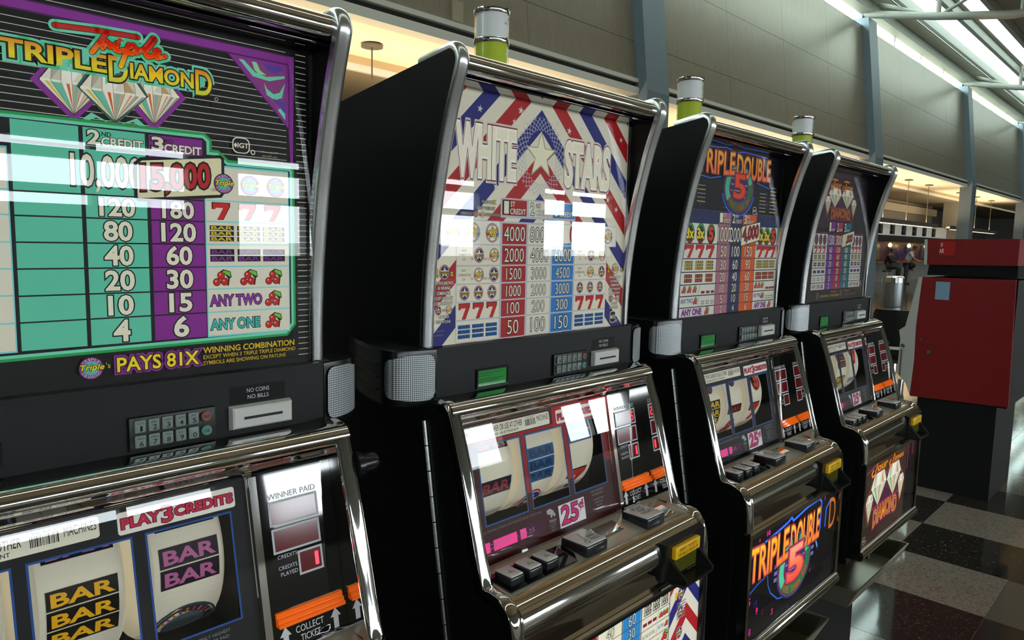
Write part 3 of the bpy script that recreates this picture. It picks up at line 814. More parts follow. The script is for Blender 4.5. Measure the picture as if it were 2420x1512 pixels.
        def cap_art(a, bx=bx, bw=bw, n_=n_):
            if n_ < 3:
                a.poly([(bx+.008, .700), (bx+bw-.008, .700), (bx+bw/2, .712)], '#d8d2b8', 1)
            elif n_ == 3:
                a.arc(bx+.016, .690, .005, .005, .0012, 0, 360, '#1b1b1b', 1); a.line((bx+.019, .694), (bx+.028, .722), .0013, '#1b1b1b', 1)
                a.text('SPIN', bx+.030, bx+.048, .699, .706, '#1b1b1b', 1); a.text('REELS', bx+.028, bx+.050, .689, .696, '#1b1b1b', 1)
            else:
                a.text('PLAY', bx+.016, bx+.042, .716, .724, '#1b1b1b', 1); a.text('MAX', bx+.019, bx+.039, .705, .713, '#1b1b1b', 1); a.text('CREDITS', bx+.012, bx+.046, .694, .702, '#1b1b1b', 1)
        apart('button_print', 'capart%d' % n_, bt, cap_art, lambda x, y, l, h=h: (x, y, 1.0029 + h + l*.0002), .0)
    mpart('front_roll', 'roll', t, lambda m: m.prism_x([(.672,.9965),(.662,.9925),(.652,.985),(.645,.974),(.6415,.960),(.6405,.945),(.6425,.93),(.6445,.902),(.68,.902),(.68,.985)], .0228, W-.0228), CHROME, 50)
    # bill acceptor
    ba = mpart('bill_acceptor', 'ba', t, lambda m: (m.loft([[(.368,.647,.912),(.508,.647,.912),(.508,.647,.984),(.368,.647,.984)], [(.372,.634,.915),(.504,.634,.915),(.504,.634,.98),(.372,.634,.98)]]),
            m.loft([[(.386,.634,.912),(.394,.634,.912),(.394,.634,.949),(.386,.634,.949)], [(.398,.605,.912),(.402,.605,.912),(.402,.606,.918),(.398,.606,.918)]]),
            m.loft([[(.478,.634,.912),(.486,.634,.912),(.486,.634,.949),(.478,.634,.949)], [(.488,.605,.912),(.492,.605,.912),(.492,.606,.918),(.488,.606,.918)]]),
            m.prism_x([(.634,.908),(.605,.908),(.605,.914),(.634,.914)], .386, .488)), PODBLACK, 20)
    mpart('yellow_label_plate', 'bal', ba, lambda m: m.bbox(.392, .476, .626, .635, .951, .973, .0018), YELLOWL)
    mpart('slot_glow', 'bag', ba, lambda m: m.box(.398, .474, .632, .6345, .92, .946), mat('olive_slot', '#4a4a12', .2, emis=.08), 0)
    apart('label_lettering', 'balt', ba, lambda a: (a.text('INSERT TICKETS', .404, .462, .9635, .9690, '#3a2a05', 1), a.text('OR BILLS FACE UP', .401, .466, .9550, .9605, '#3a2a05', 1)), lambda x, z, l: (x, .6256 - l*.0003, z), .02)
    # belly door
    fr = PODBLACK if i == 1 else CHROME2
    def bdoor(m):
        m.box(.004, W-.004, .652, .674, .625, .9005)
        m.box(.004, .0165, .637, .652, .64, .9005); m.box(W-.0165, W-.004, .637, .652, .64, .9005); m.box(.0165, W-.0165, .637, .652, .889, .9005)
    bd = mpart('belly_door', 'bd%d' % (i == 1), t, bdoor, [PODBLACK], 0)
    def edges(m):
        m.box(.0035, .0075, .6355, .656, .64, .9012); m.box(W-.0075, W-.0035, .6355, .656, .64, .9012); m.box(.0075, W-.0075, .6355, .650, .8965, .9012)
        if i != 1:
            m.box(.0075, .0165, .6362, .640, .64, .8965); m.box(W-.0165, W-.0075, .6362, .640, .64, .8965); m.box(.0165, W-.0165, .6362, .640, .889, .8965)
    mpart('door_trim', 'bdt%d' % (i == 1), bd, edges, CHROME2, 0)
    mpart('bottom_rail', 'brail', bd, lambda m: (m.prism_x([(.64 + .013*math.cos(math.radians(a_)), .6385 + .0155*math.sin(math.radians(a_))) for a_ in range(60, 301, 16)] + [(.66, .625), (.66, .652)], .006, W-.006)), CHROME, 50)
    mpart('lock', 'lk', bd, lambda m: m.tube([(.1, .640, .61), (.1, .668, .61)], .009, 12), STEEL)
    bp = mpart('belly_panel', 'bp', t, lambda m: m.box(.0165, W-.0165, .6451, .652, .648, .889), mat('panel_backing2', (.01, .01, .01), .4), 0)
    apart('printed_artwork', 'belly%d' % i, bp, art_belly, m_belly, e_belly)
    mpart('glass_pane', 'bpane', bp, lambda m: m.box(.0165, W-.0165, .6385, .6400, .650, .889), GLASS, 0)
    # tray, stand
    def tray(m):
        x0_, x1_, y0_, y1_, zb, zt = .035, .530, .645, .835, .455, .520
        o_ = [(x0_, y0_, zt), (x1_, y0_, zt), (x1_, y1_, zt), (x0_, y1_, zt)]
        b_ = [(x0_+.02, y0_+.03, zb), (x1_-.02, y0_+.03, zb), (x1_-.02, y1_, zb), (x0_+.02, y1_, zb)]
        oi = [(x0_+.004, y0_+.004, zt), (x1_-.004, y0_+.004, zt), (x1_-.004, y1_, zt), (x0_+.004, y1_, zt)]
        bi = [(x0_+.024, y0_+.034, zb+.004), (x1_-.024, y0_+.034, zb+.004), (x1_-.024, y1_, zb+.004), (x0_+.024, y1_, zb+.004)]
        m.loft([b_, o_, oi, bi])
        m.box(x0_, x1_, y1_-.004, y1_, zb, .60)
    mpart('coin_tray', 'tray', t, tray, mat('dull_steel_tray', '#aaa592', .3, .45), 20)
    mpart('stand', 'stand', t, lambda m: (m.box(.03, W-.03, .80, 1.24, 0.0, .6225), m.box(.012, W-.012, .674, 1.27, .6, .6225)), BLACK, 0)
    # candle
    cx, cy = .270, .985
    cd = mpart('signal_light', 'cd', t, lambda m: m.lathe([(.0, 1.72), (.0335, 1.72), (.0335, 1.745), (.0, 1.745)], (cx, cy, 0)), CHROME)
    mpart('yellow_lens', 'cy', cd, lambda m: m.lathe([(.0, 1.745), (.0295, 1.745), (.0295, 1.8565), (.0, 1.8565)], (cx, cy, 0), 32), LENSY)
    mpart('white_lens', 'cw', cd, lambda m: m.lathe([(.0, 1.866), (.0295, 1.866), (.0295, 1.909), (.0, 1.909)], (cx, cy, 0), 32), LENSW)
    for k, z in enumerate((1.8565, 1.9085)):
        mpart('chrome_ring', 'ring%d' % k, cd, lambda m, z=z: m.lathe([(.0, z), (.0325, z), (.0335, z+.002), (.0335, z+.0075), (.0315, z+.0095), (.0, z+.0095)], (cx, cy, 0), 32), CHROME, 40)
        mpart('ring_clip', 'clip%d' % k, cd, lambda m, z=z: m.box(cx+.002, cx+.006, cy-.0352, cy-.032, z+.0005, z+.0095), CHROME, 0)
    mpart('clear_sleeve', 'sleeve', cd, lambda m: (m.lathe([(.0318, 1.745), (.0318, 1.8565), (.0315, 1.8565), (.0315, 1.745)], (cx, cy, 0), 32), m.lathe([(.0318, 1.866), (.0318, 1.909), (.0315, 1.909), (.0315, 1.866)], (cx, cy, 0), 32)), GLASS)
    def cm(x, z, l): a = math.radians(-95) + (x)/.0322; return (cx + .0321*math.cos(a), cy + .0321*math.sin(a), z)
    apart('serial_print', 'serial', cd, lambda a: (a.text('4008', .012, .026, 1.8965, 1.9010, '#20242a', 1), a.text('UNT-02', .004, .028, 1.8895, 1.8935, '#20242a', 1)), cm, .0)
    if boss:
        mpart('lever_boss', 'boss', t, lambda m: m.lathe_x([(.0, 0), (.018, 0), (.018, .008), (.0135, .011), (.0135, .028), (.011, .033), (.0, .035)], (W, .775, 1.207), 24), PODBLACK)
    return t
# ------------------------------------------------------------------ artwork pieces
CREAM, INK = '#e6e0c6', '#14120f'
def seven(a, cx, cz, w, h, lay, c='#c81a16', o='#2a0808'):
    P = [(-.5, .5), (.5, .5), (.5, .28), (.12, -.5), (-.22, -.5), (.12, .2), (-.32, .2), (-.36, .1), (-.5, .1)]
    a.poly([(cx + x*w*1.14, cz + z*h*1.1) for x, z in P], o, lay)
    a.poly([(cx + x*w, cz + z*h) for x, z in P], c, lay+1)
def cherry(a, cx, cz, r, lay):
    a.poly([(cx-.3*r, cz+.9*r), (cx+.2*r, cz+1.2*r), (cx+1.2*r, cz+.9*r), (cx+1.35*r, cz+.1*r), (cx+.9*r, cz-.2*r), (cx+.4*r, cz+.5*r)], '#1c2a10', lay)
    a.poly([(cx, cz+.85*r), (cx+.3*r, cz+1.05*r), (cx+1.1*r, cz+.8*r), (cx+1.2*r, cz+.15*r), (cx+.7*r, cz+.4*r)], '#6fc23c', lay+1)
    a.line((cx+1.0*r, cz+.1*r), (cx+.8*r, cz-1.1*r), .22*r, '#4a1c14', lay+1)
    for dx, dz in ((-.15, .35), (-.75, -.55), (.35, -.5)):
        a.ell(cx+dx*r, cz+dz*r, .56*r, .56*r, '#2a0a0a', lay+1, 14); a.ell(cx+dx*r, cz+dz*r, .48*r, .48*r, '#c02018', lay+2, 14)
        a.ell(cx+(dx-.14)*r, cz+(dz+.14)*r, .13*r, .13*r, '#f0a090', lay+3, 8)
def bars(a, cx, cz, w, h, n, bg, fg, lay, gap=.0006):
    hh = h / n
    for k in range(n):
        z0 = cz - h/2 + k*hh
        a.rect(cx-w/2, cx+w/2, z0+gap, z0+hh-gap, bg, lay)
        a.text('BAR', cx-w*.43, cx+w*.43, z0+hh*.2, z0+hh*.8, fg, lay+1, .02, res=2)
def num(a, t, cx, cz, h, lay, c=CREAM, o=INK, cw=.62, bold=.02):
    w = h*cw*(len(t) - .55*t.count(',') - .25*t.count('1'))
    a.text(t, cx-w/2, cx+w/2, cz-h/2, cz+h/2, c, lay+1, bold, (o, .045, lay))
def igt(a, cx, cz, w, h, c, lay, bg=None):
    a.rrect(cx-w/2, cx+w/2, cz-h/2, cz+h/2, w*.3, c, lay); a.rrect(cx-w*.44, cx+w*.44, cz-h*.44, cz+h*.44, w*.26, bg or '#0b0b0c', lay+1)
    a.text('IGT', cx-w*.2, cx+w*.42, cz-h*.15, cz+h*.15, c, lay+2, .02)
    a.poly([(cx-w*.32, cz+h*.16), (cx-w*.22, cz-h*.02), (cx-w*.27, cz-h*.08), (cx-w*.29, cz-h*.15), (cx-w*.35, cz-h*.15), (cx-w*.37, cz-h*.08), (cx-w*.42, cz-h*.02)], c, lay+2)
    a.ell(cx+w*.68, cz-h*.36, w*.14, w*.14, c, lay, 12); a.ell(cx+w*.68, cz-h*.36, w*.09, w*.09, '#0b0b0c', lay+1, 10)
def diamond(a, cx, ct, rw, top, tip, lay, pal=('#e9e3cc', '#b9b29a', '#6cc3a4', '#d9642a', '#d8c23a')):
    "faceted stone: girdle half width rw at height ct, table at top, point at tip"
    a.poly([(cx-rw*1.05, ct), (cx-rw*.66, top+.0010), (cx+rw*.66, top+.0010), (cx+rw*1.05, ct), (cx, tip-.0014)], '#3a3226', lay)
    xs = [cx + rw*t for t in (-1, -.68, -.36, -.02, .34, .68, 1)]
    tx = [cx + rw*t for t in (-.62, -.34, -.04, .30, .62)]
    cr = [(xs[0], xs[1], tx[0], '#e9e3cc'), (xs[1], xs[2], tx[1], '#cfc9b2'), (xs[2], xs[3], tx[1], '#f4efdc'), (xs[3], xs[4], tx[3], '#e2dcc6'), (xs[4], xs[5], tx[3], '#c4a070'), (xs[5], xs[6], tx[4], '#efe9d4')]
    for x0_, x1_, t_, c in cr: a.poly([(x0_, ct), (x1_, ct), (t_, top)], c, lay+1)
    for x0_, x1_, b_, c in ((tx[0], tx[1], xs[1], '#b4ae9a'), (tx[1], tx[3], xs[3], '#fbf7e8'), (tx[3], tx[4], xs[5], '#d8d2bc')): a.poly([(x0_, top), (x1_, top), (b_, ct)], c, lay+1)
    a.rect(cx-rw, cx+rw, ct-.0011, ct+.0011, '#f6f1de', lay+2)
    pv = ['#e9e3cc', pal[2], '#f4efdc', '#cdb48a', '#f0ead4', '#a9a38e']
    for k in range(6): a.poly([(xs[k], ct-.0011), (xs[k+1], ct-.0011), (cx, tip)], pv[k], lay+1)
    for t0, t1, c in ((-.86, -.76, pal[4]), (-.20, -.10, pal[3]), (.06, .20, '#8fb8a8'), (.50, .58, '#e0a080'), (.80, .88, '#f9f4e2')):
        a.poly([(cx+rw*t0, ct-.001), (cx+rw*t1, ct-.001), (cx, tip)], c, lay+2)
    for k in range(1, 6): a.line((xs[k], ct), (cx, tip), .0004, '#6a6048', lay+3)
    for k in range(1, 6): a.line((xs[k], ct), (tx[min(4, max(0, k-1))], top), .0004, '#6a6048', lay+3)
def token(a, cx, cz, r, lay, kind):
    if kind == 'triple':
        a.ell(cx, cz, r, r, '#14100c', lay); a.ell(cx, cz, r*.92, r*.92, '#7c3a86', lay+1); a.ell(cx, cz, r*.62, r*.62, '#58b09a', lay+2)
        a.ctext('TRIPLE', cx, cz, r*.76, r*.76, 150, 30, r*.22, '#d6b0d0', lay+3); a.ctext('DIAMOND', cx, cz, r*.76, r*.76, 205, 335, r*.22, '#d6b0d0', lay+3)
        a.text('Triple', cx-r*1.0, cx+r*.9, cz-r*.3, cz+r*.32, '#e8d020', lay+4, .02, ('#14100c', .06, lay+3), .3)
    elif kind == '4x':
        a.ell(cx, cz, r, r*1.05, '#2a2a5a', lay); a.ell(cx, cz, r*.93, r*.98, CREAM, lay+1); a.ell(cx, cz, r*.88, r*.93, '#b03030', lay+2); a.ell(cx, cz, r*.80, r*.85, CREAM, lay+3)
        a.star(cx, cz, r*.92, '#22223a', lay+4); a.star(cx, cz, r*.76, CREAM, lay+5)
        a.star(cx-r*.72, cz-r*.15, r*.36, '#c02020', lay+6); a.star(cx+r*.72, cz-r*.15, r*.36, '#2a78c0', lay+6)
        a.text('4X', cx-r*.55, cx+r*.55, cz-r*.35, cz+r*.42, '#e6c018', lay+7, .03, ('#3a2a08', .06, lay+6), .15)
    elif kind == 'ws':
        a.ell(cx, cz, r, r*1.12, '#a02424', lay); a.ell(cx, cz, r*.88, r, CREAM, lay+1); a.ell(cx, cz, r*.82, r*.94, '#2b2a70', lay+2)
        a.star(cx, cz, r*.85, CREAM, lay+3); a.rect(cx-r*.62, cx+r*.62, cz-r*.32, cz+r*.18, '#a8841c', lay+4); a.line((cx-r*.6, cz-r*.05), (cx+r*.6, cz-r*.05), r*.1, '#5a4408', lay+5)
    elif kind in ('5', '3x'):
        a.ell(cx, cz, r, r*1.25, '#20331c', lay); a.arc(cx, cz, r*.95, r*1.2, r*.3, 20, 160, '#3f8a4a', lay+1); a.arc(cx, cz, r*.95, r*1.2, r*.3, 200, 340, '#7a2a20', lay+1)
        if kind == '5': a.text('5', cx-r*.45, cx+r*.45, cz-r*.75, cz+r*.75, '#d63a20', lay+2, .05, ('#2a0c08', .05, lay+1))
        else: a.text('3x', cx-r*.8, cx+r*.75, cz-r*.6, cz+r*.6, '#e8d020', lay+2, .04, ('#1a1608', .05, lay+1))
    else:
        a.ell(cx, cz, r, r*1.2, '#3a3440', lay); a.ell(cx, cz, r*.8, r, '#5c4a62', lay+1); a.ell(cx, cz, r*.5, r*.55, '#7a3a2a', lay+2)

# ---- first machine: black glass with pinstripes, green-edged pay table
def award_1(a):
    a.rect(.0125, .5125, 1.3375, 1.7335, '#09090a', 0)
    k = 0
    while 1.3475 + k*.00728 < 1.732:
        z = 1.3475 + k*.00728
        if z > 1.592: a.rect(.02, .481, z, z+.0007, '#cfc9b4', 1)
        a.rect(.4945, .5085, z, z+.0008, '#cfc9b4', 1); k += 1
    pu, pd, te = '#8a2f92', '#4c1652', '#74d3b2'
    for z0, z1, c in ((1.7115, 1.7130, pd), (1.7130, 1.7215, pu), (1.7215, 1.7230, pd)): a.rect(.0125, .4925, z0, z1, c, 2)
    a.poly([(.4925, 1.722), (.4835, 1.722), (.4835, 1.64), (.4865, 1.591), (.4895, 1.591)], pu, 3)
    tri = [(.4065, 1.7125), (.4855, 1.7125), (.4855, 1.632)]
    a.poly(tri, pd, 3); a.poly(inset(tri, .0012), pu, 4); ti = inset(tri, .0055); a.poly(ti, '#8c3c7c', 5)
    a.poly([(.421, 1.7075), (.427, 1.7075), (.441, 1.6955), (.455, 1.6925), (.4795, 1.6975), (.4795, 1.6945), (.459, 1.688), (.438, 1.6905)], te, 6)
    a.poly([(.437, 1.7075), (.443, 1.7075), (.4475, 1.6985), (.4555, 1.6945), (.4455, 1.694), (.4405, 1.698)], '#8fdc9c', 7)
    a.poly([(.452, 1.7075), (.478, 1.7075), (.4765, 1.7025), (.466, 1.6985), (.456, 1.7005)], '#5b3fa0', 7)
    a.poly([(.452, 1.6855), (.456, 1.6785), (.4645, 1.6735), (.4725, 1.6765), (.480, 1.689), (.4755, 1.6705), (.4655, 1.6665), (.4555, 1.6715)], te, 6)
    a.poly([(.4795, 1.6685), (.4795, 1.6515), (.470, 1.661), (.4635, 1.6675), (.4655, 1.669), (.4695, 1.6645), (.472, 1.670), (.475, 1.665)], '#5b3fa0', 6)
    a.poly([(.473, 1.6580), (.4795, 1.6520), (.4795, 1.6445), (.4695, 1.6555)], te, 7)
    # stones and logo
    for st in ((.246, .031), (.3235, .030)):
        cx, rw = st
        P = [(cx-rw-.006, 1.648), (cx-rw*.7, 1.668), (cx+rw*.7, 1.668), (cx+rw+.005, 1.652), (cx, 1.612)]
        a.poly(P, pu, 6); diamond(a, cx, 1.6525 if cx > .3 else 1.650, rw*.92, 1.6655, 1.6195, 7)
    a.poly([(.249, 1.6480), (.262, 1.668), (.306, 1.668), (.3185, 1.6480), (.284, 1.6135)], '#2a6a58', 12)
    diamond(a, .284, 1.6475, .0315, 1.6645, 1.6175, 13)
    for sx in (-1, 1):
        a.poly([(.284+sx*.004, 1.6145), (.284+sx*.022, 1.6235), (.284+sx*.030, 1.6165), (.284+sx*.026, 1.6145), (.284+sx*.018, 1.619)], te, 11)
    gold = grad_mat('gold_logo_gradient', 1.656, 1.686, ['#c9d43a', '#f2d824', '#e07a1c'], a.e)
    def glow(t, xa, xb, za, zb, rise=0):
        a.text(t, xa, xb, za, zb, gold, 21, .03, [(te, .17, 17), ('#2a1c08', .065, 20)], rise=rise, res=4)
    glow('TRIPLE', .186, .277, 1.6660, 1.6825)
    a.text('D', .2800, .2975, 1.6585, 1.6835, gold, 21, .02, [(te, .12, 17), ('#2a1c08', .05, 20)], res=4)
    glow('IAMON', .3010, .3665, 1.6645, 1.6800)
    a.text('D', .3695, .3870, 1.6590, 1.6850, gold, 21, .02, [(te, .12, 17), ('#2a1c08', .05, 20)], res=4)
    a.ell(.3925, 1.6565, .0022, .0022, '#b9b29a', 20, 12); a.ell(.3925, 1.6565, .0015, .0015, '#09090a', 21, 12)
    scr = [[(.232, 1.7035), (.270, 1.7065), (.309, 1.7080)], [(.279, 1.7065), (.272, 1.695), (.2645, 1.684)],
           [(.2745, 1.690), (.279, 1.6975), (.2815, 1.6955), (.281, 1.6925)], [(.281, 1.6925), (.2855, 1.6945), (.289, 1.698), (.2865, 1.6905), (.290, 1.6895), (.294, 1.692)],
           [(.300, 1.6985), (.2965, 1.6885), (.2915, 1.675)], [(.298, 1.6945), (.3045, 1.699), (.308, 1.6955), (.303, 1.690), (.299, 1.6895)],
           [(.308, 1.692), (.315, 1.697), (.325, 1.7105), (.3265, 1.7090), (.316, 1.693), (.318, 1.6895), (.322, 1.6905)], [(.322, 1.6905), (.330, 1.6960), (.3300, 1.6985), (.3265, 1.6975), (.325, 1.6925), (.3285, 1.690), (.337, 1.6935)]]
    red = grad_mat('script_red_gradient', 1.672, 1.711, ['#f2d824', '#f08a1a', '#d8321c', '#b81c14'], a.e)
    for st in scr: a.stroke(st, .0118, te, 23)
    for st in scr: a.stroke(st, .0062, '#3a1008', 24)
    for st in scr: a.stroke(st, .0048, red, 25)
    a.ell(.2915, 1.7015, .0022, .0022, red, 25, 10)
    # pay table
    box = [(.02, 1.3705), (.4775, 1.3745), (.4895, 1.388), (.4895, 1.5835), (.4845, 1.5885), (.405, 1.5885), (.3935, 1.5985), (.3855, 1.5985), (.3855, 1.6095), (.3775, 1.6165), (.02, 1.6135)]
    a.poly(box, '#1f9a4a', 26); a.poly(inset(box, .0030), te, 27); a.poly(inset(box, .0062), '#0b0b0b', 28)
    te2, pu2 = '#5cc4a2', '#821f88'
    cols = [(.190, .2485, '#5cc4a2'), (.2525, .3125, te2), (.3165, .3745, pu2)]
    for xa, xb, c in cols: a.rect(xa, xb, 1.5890, 1.6078, c, 29)
    def cred(x, n, sup):
        a.text(n, x+.0025, x+.0135, 1.5915, 1.6055, CREAM, 31, .03, (INK, .05, 30))
        a.text(sup, x+.0155, x+.0245, 1.6005, 1.6048, INK, 31, .02)
        a.text('CREDIT', x+.0152, x+.0555, 1.5906, 1.5992, CREAM, 31, .03, (INK, .05, 30))
    cred(.2545, '2', 'ND'); cred(.3175, '3', 'RD')
    zr = [1.5865, 1.5395, 1.5155, 1.4895, 1.4632, 1.4363, 1.4098, 1.3808]
    v2 = ['10,000', '120', '80', '40', '20', '10', '4']; v3 = ['', '180', '120', '60', '30', '15', '6']
    for r in range(7):
        z0, z1 = zr[r+1]+.0008, zr[r]-.0008
        for xa, xb, c in cols: a.rect(xa, xb, z0, z1, c, 29)
        h = (z1-z0)*.8
        if r == 0: a.text('10,000', .2405, .3075, 1.5435, 1.5800, CREAM, 31, .02, (INK, .04, 30))
        else:
            num(a, v2[r], .2825, (z0+z1)/2, h, 30, cw=.68, bold=.03); num(a, v3[r], .3455, (z0+z1)/2, h, 30, cw=.68, bold=.03)
    card = [(.3045, 1.5385), (.3935, 1.5475), (.3955, 1.5505), (.3960, 1.5880), (.3940, 1.5895), (.3085, 1.5790), (.3035, 1.5745), (.3030, 1.5400)]
    a.poly(inset(card, -.0035), '#0c0c0c', 33); a.poly(card, '#e2d9ae', 34)
    a.text('15,000', .3075, .3815, 1.5435, 1.5740, '#b41c1c', 36, .03, (INK, .06, 35), rise=.0075)
    a.text('CREDITS', .3830, .3945, 1.5512, 1.5545, INK, 36)
    # symbol column
    a.rect(.3755, .4812, 1.3805, 1.5815, '#78cfd0', 29); sx0, sx1 = .3768, .4802
    S = [1.5800, 1.5405, 1.5160, 1.4895, 1.4635, 1.4372, 1.4098, 1.3815]
    for r in range(7): a.rect(sx0, sx1, S[r+1]+.0007, S[r]-.0007, '#ddd8c2', 30)
    for cx in (.398, .430, .4635): token(a, cx, 1.5605, .0118, 37, 'triple')
    a.rect(.0325, .1865, 1.3805, 1.5815, '#78cfd0', 29)
    for r in range(7): a.rect(.0340, .1852, S[r+1]+.0007, S[r]-.0007, '#ddd8c2', 30)
    for cx in (.060, .110, .160):
        token(a, cx, 1.5605, .0118, 37, 'triple'); seven(a, cx, 1.5285, .0195, .0185, 31); bars(a, cx, 1.5025, .0290, .0195, 3, '#141208', '#d8b820', 31); bars(a, cx, 1.4768, .0290, .0160, 2, '#120a16', '#7c2f8c', 31); cherry(a, cx-.001, 1.4500, .0086, 31)
    cherry(a, .110, 1.4232, .0086, 31); cherry(a, .110, 1.3955, .0086, 31)
    tl = [(.0225, 1.7125), (.1015, 1.7125), (.0225, 1.632)]
    a.poly(tl, pd, 3); a.poly(inset(tl, .0012), pu, 4); a.poly(inset(tl, .0055), '#8c3c7c', 5)
    a.poly([(.087, 1.7075), (.081, 1.7075), (.067, 1.6955), (.053, 1.6925), (.0285, 1.6975), (.0285, 1.6945), (.049, 1.688), (.070, 1.6905)], te, 6); a.poly([(.0285, 1.685), (.040, 1.670), (.034, 1.664), (.0285, 1.668)], te, 6)
    for cx in (.3945, .4270, .4590): seven(a, cx, 1.5285, .0195, .0185, 31)
    for cx in (.3950, .4280, .4605):
        bars(a, cx, 1.5025, .0290, .0195, 3, '#141208', '#d8b820', 31); bars(a, cx, 1.4768, .0290, .0160, 2, '#120a16', '#7c2f8c', 31)
        cherry(a, cx-.001, 1.4500, .0086, 31)
    a.text('ANY TWO', .3795, .4430, 1.4172, 1.4295, '#8a2f9a', 33, .03, (INK, .05, 32)); cherry(a, .4585, 1.4232, .0086, 31)
    a.text('ANY ONE', .3795, .4400, 1.3890, 1.4010, '#3fb4a8', 33, .03, (INK, .05, 32)); cherry(a, .4585, 1.3955, .0086, 31)
    # foot
    token(a, .2510, 1.3575, .0125, 31, 'triple'); a.text("'s", .2655, .2695, 1.3560, 1.3620, '#d8c020', 31)
    a.text('PAYS 81X', .2765, .3635, 1.3505, 1.3658, '#f0d428', 33, .02, [('#7c2f86', .14, 31), ('#2a1608', .05, 32)])
    a.text('WINNING COMBINATION', .3695, .4865, 1.3618, 1.3688, '#d0b01c', 31, .02)
    a.text('EXCEPT WHEN 3 TRIPLE TRIPLE DIAMOND', .3695, .4880, 1.3550, 1.3595, '#c8a81c', 31, .01)
    a.text('SYMBOLS ARE SHOWING ON PAYLINE', .3695, .4745, 1.3480, 1.3525, '#c8a81c', 31, .01)
    igt(a, .4205, 1.6070, .0215, .0185, CREAM, 31)
    a.text('©Copyright IGT', .4455, .4675, 1.6010, 1.6035, '#b9b29a', 31); a.text('www.IGT.com', .4465, .4665, 1.5965, 1.5988, '#b9b29a', 31)

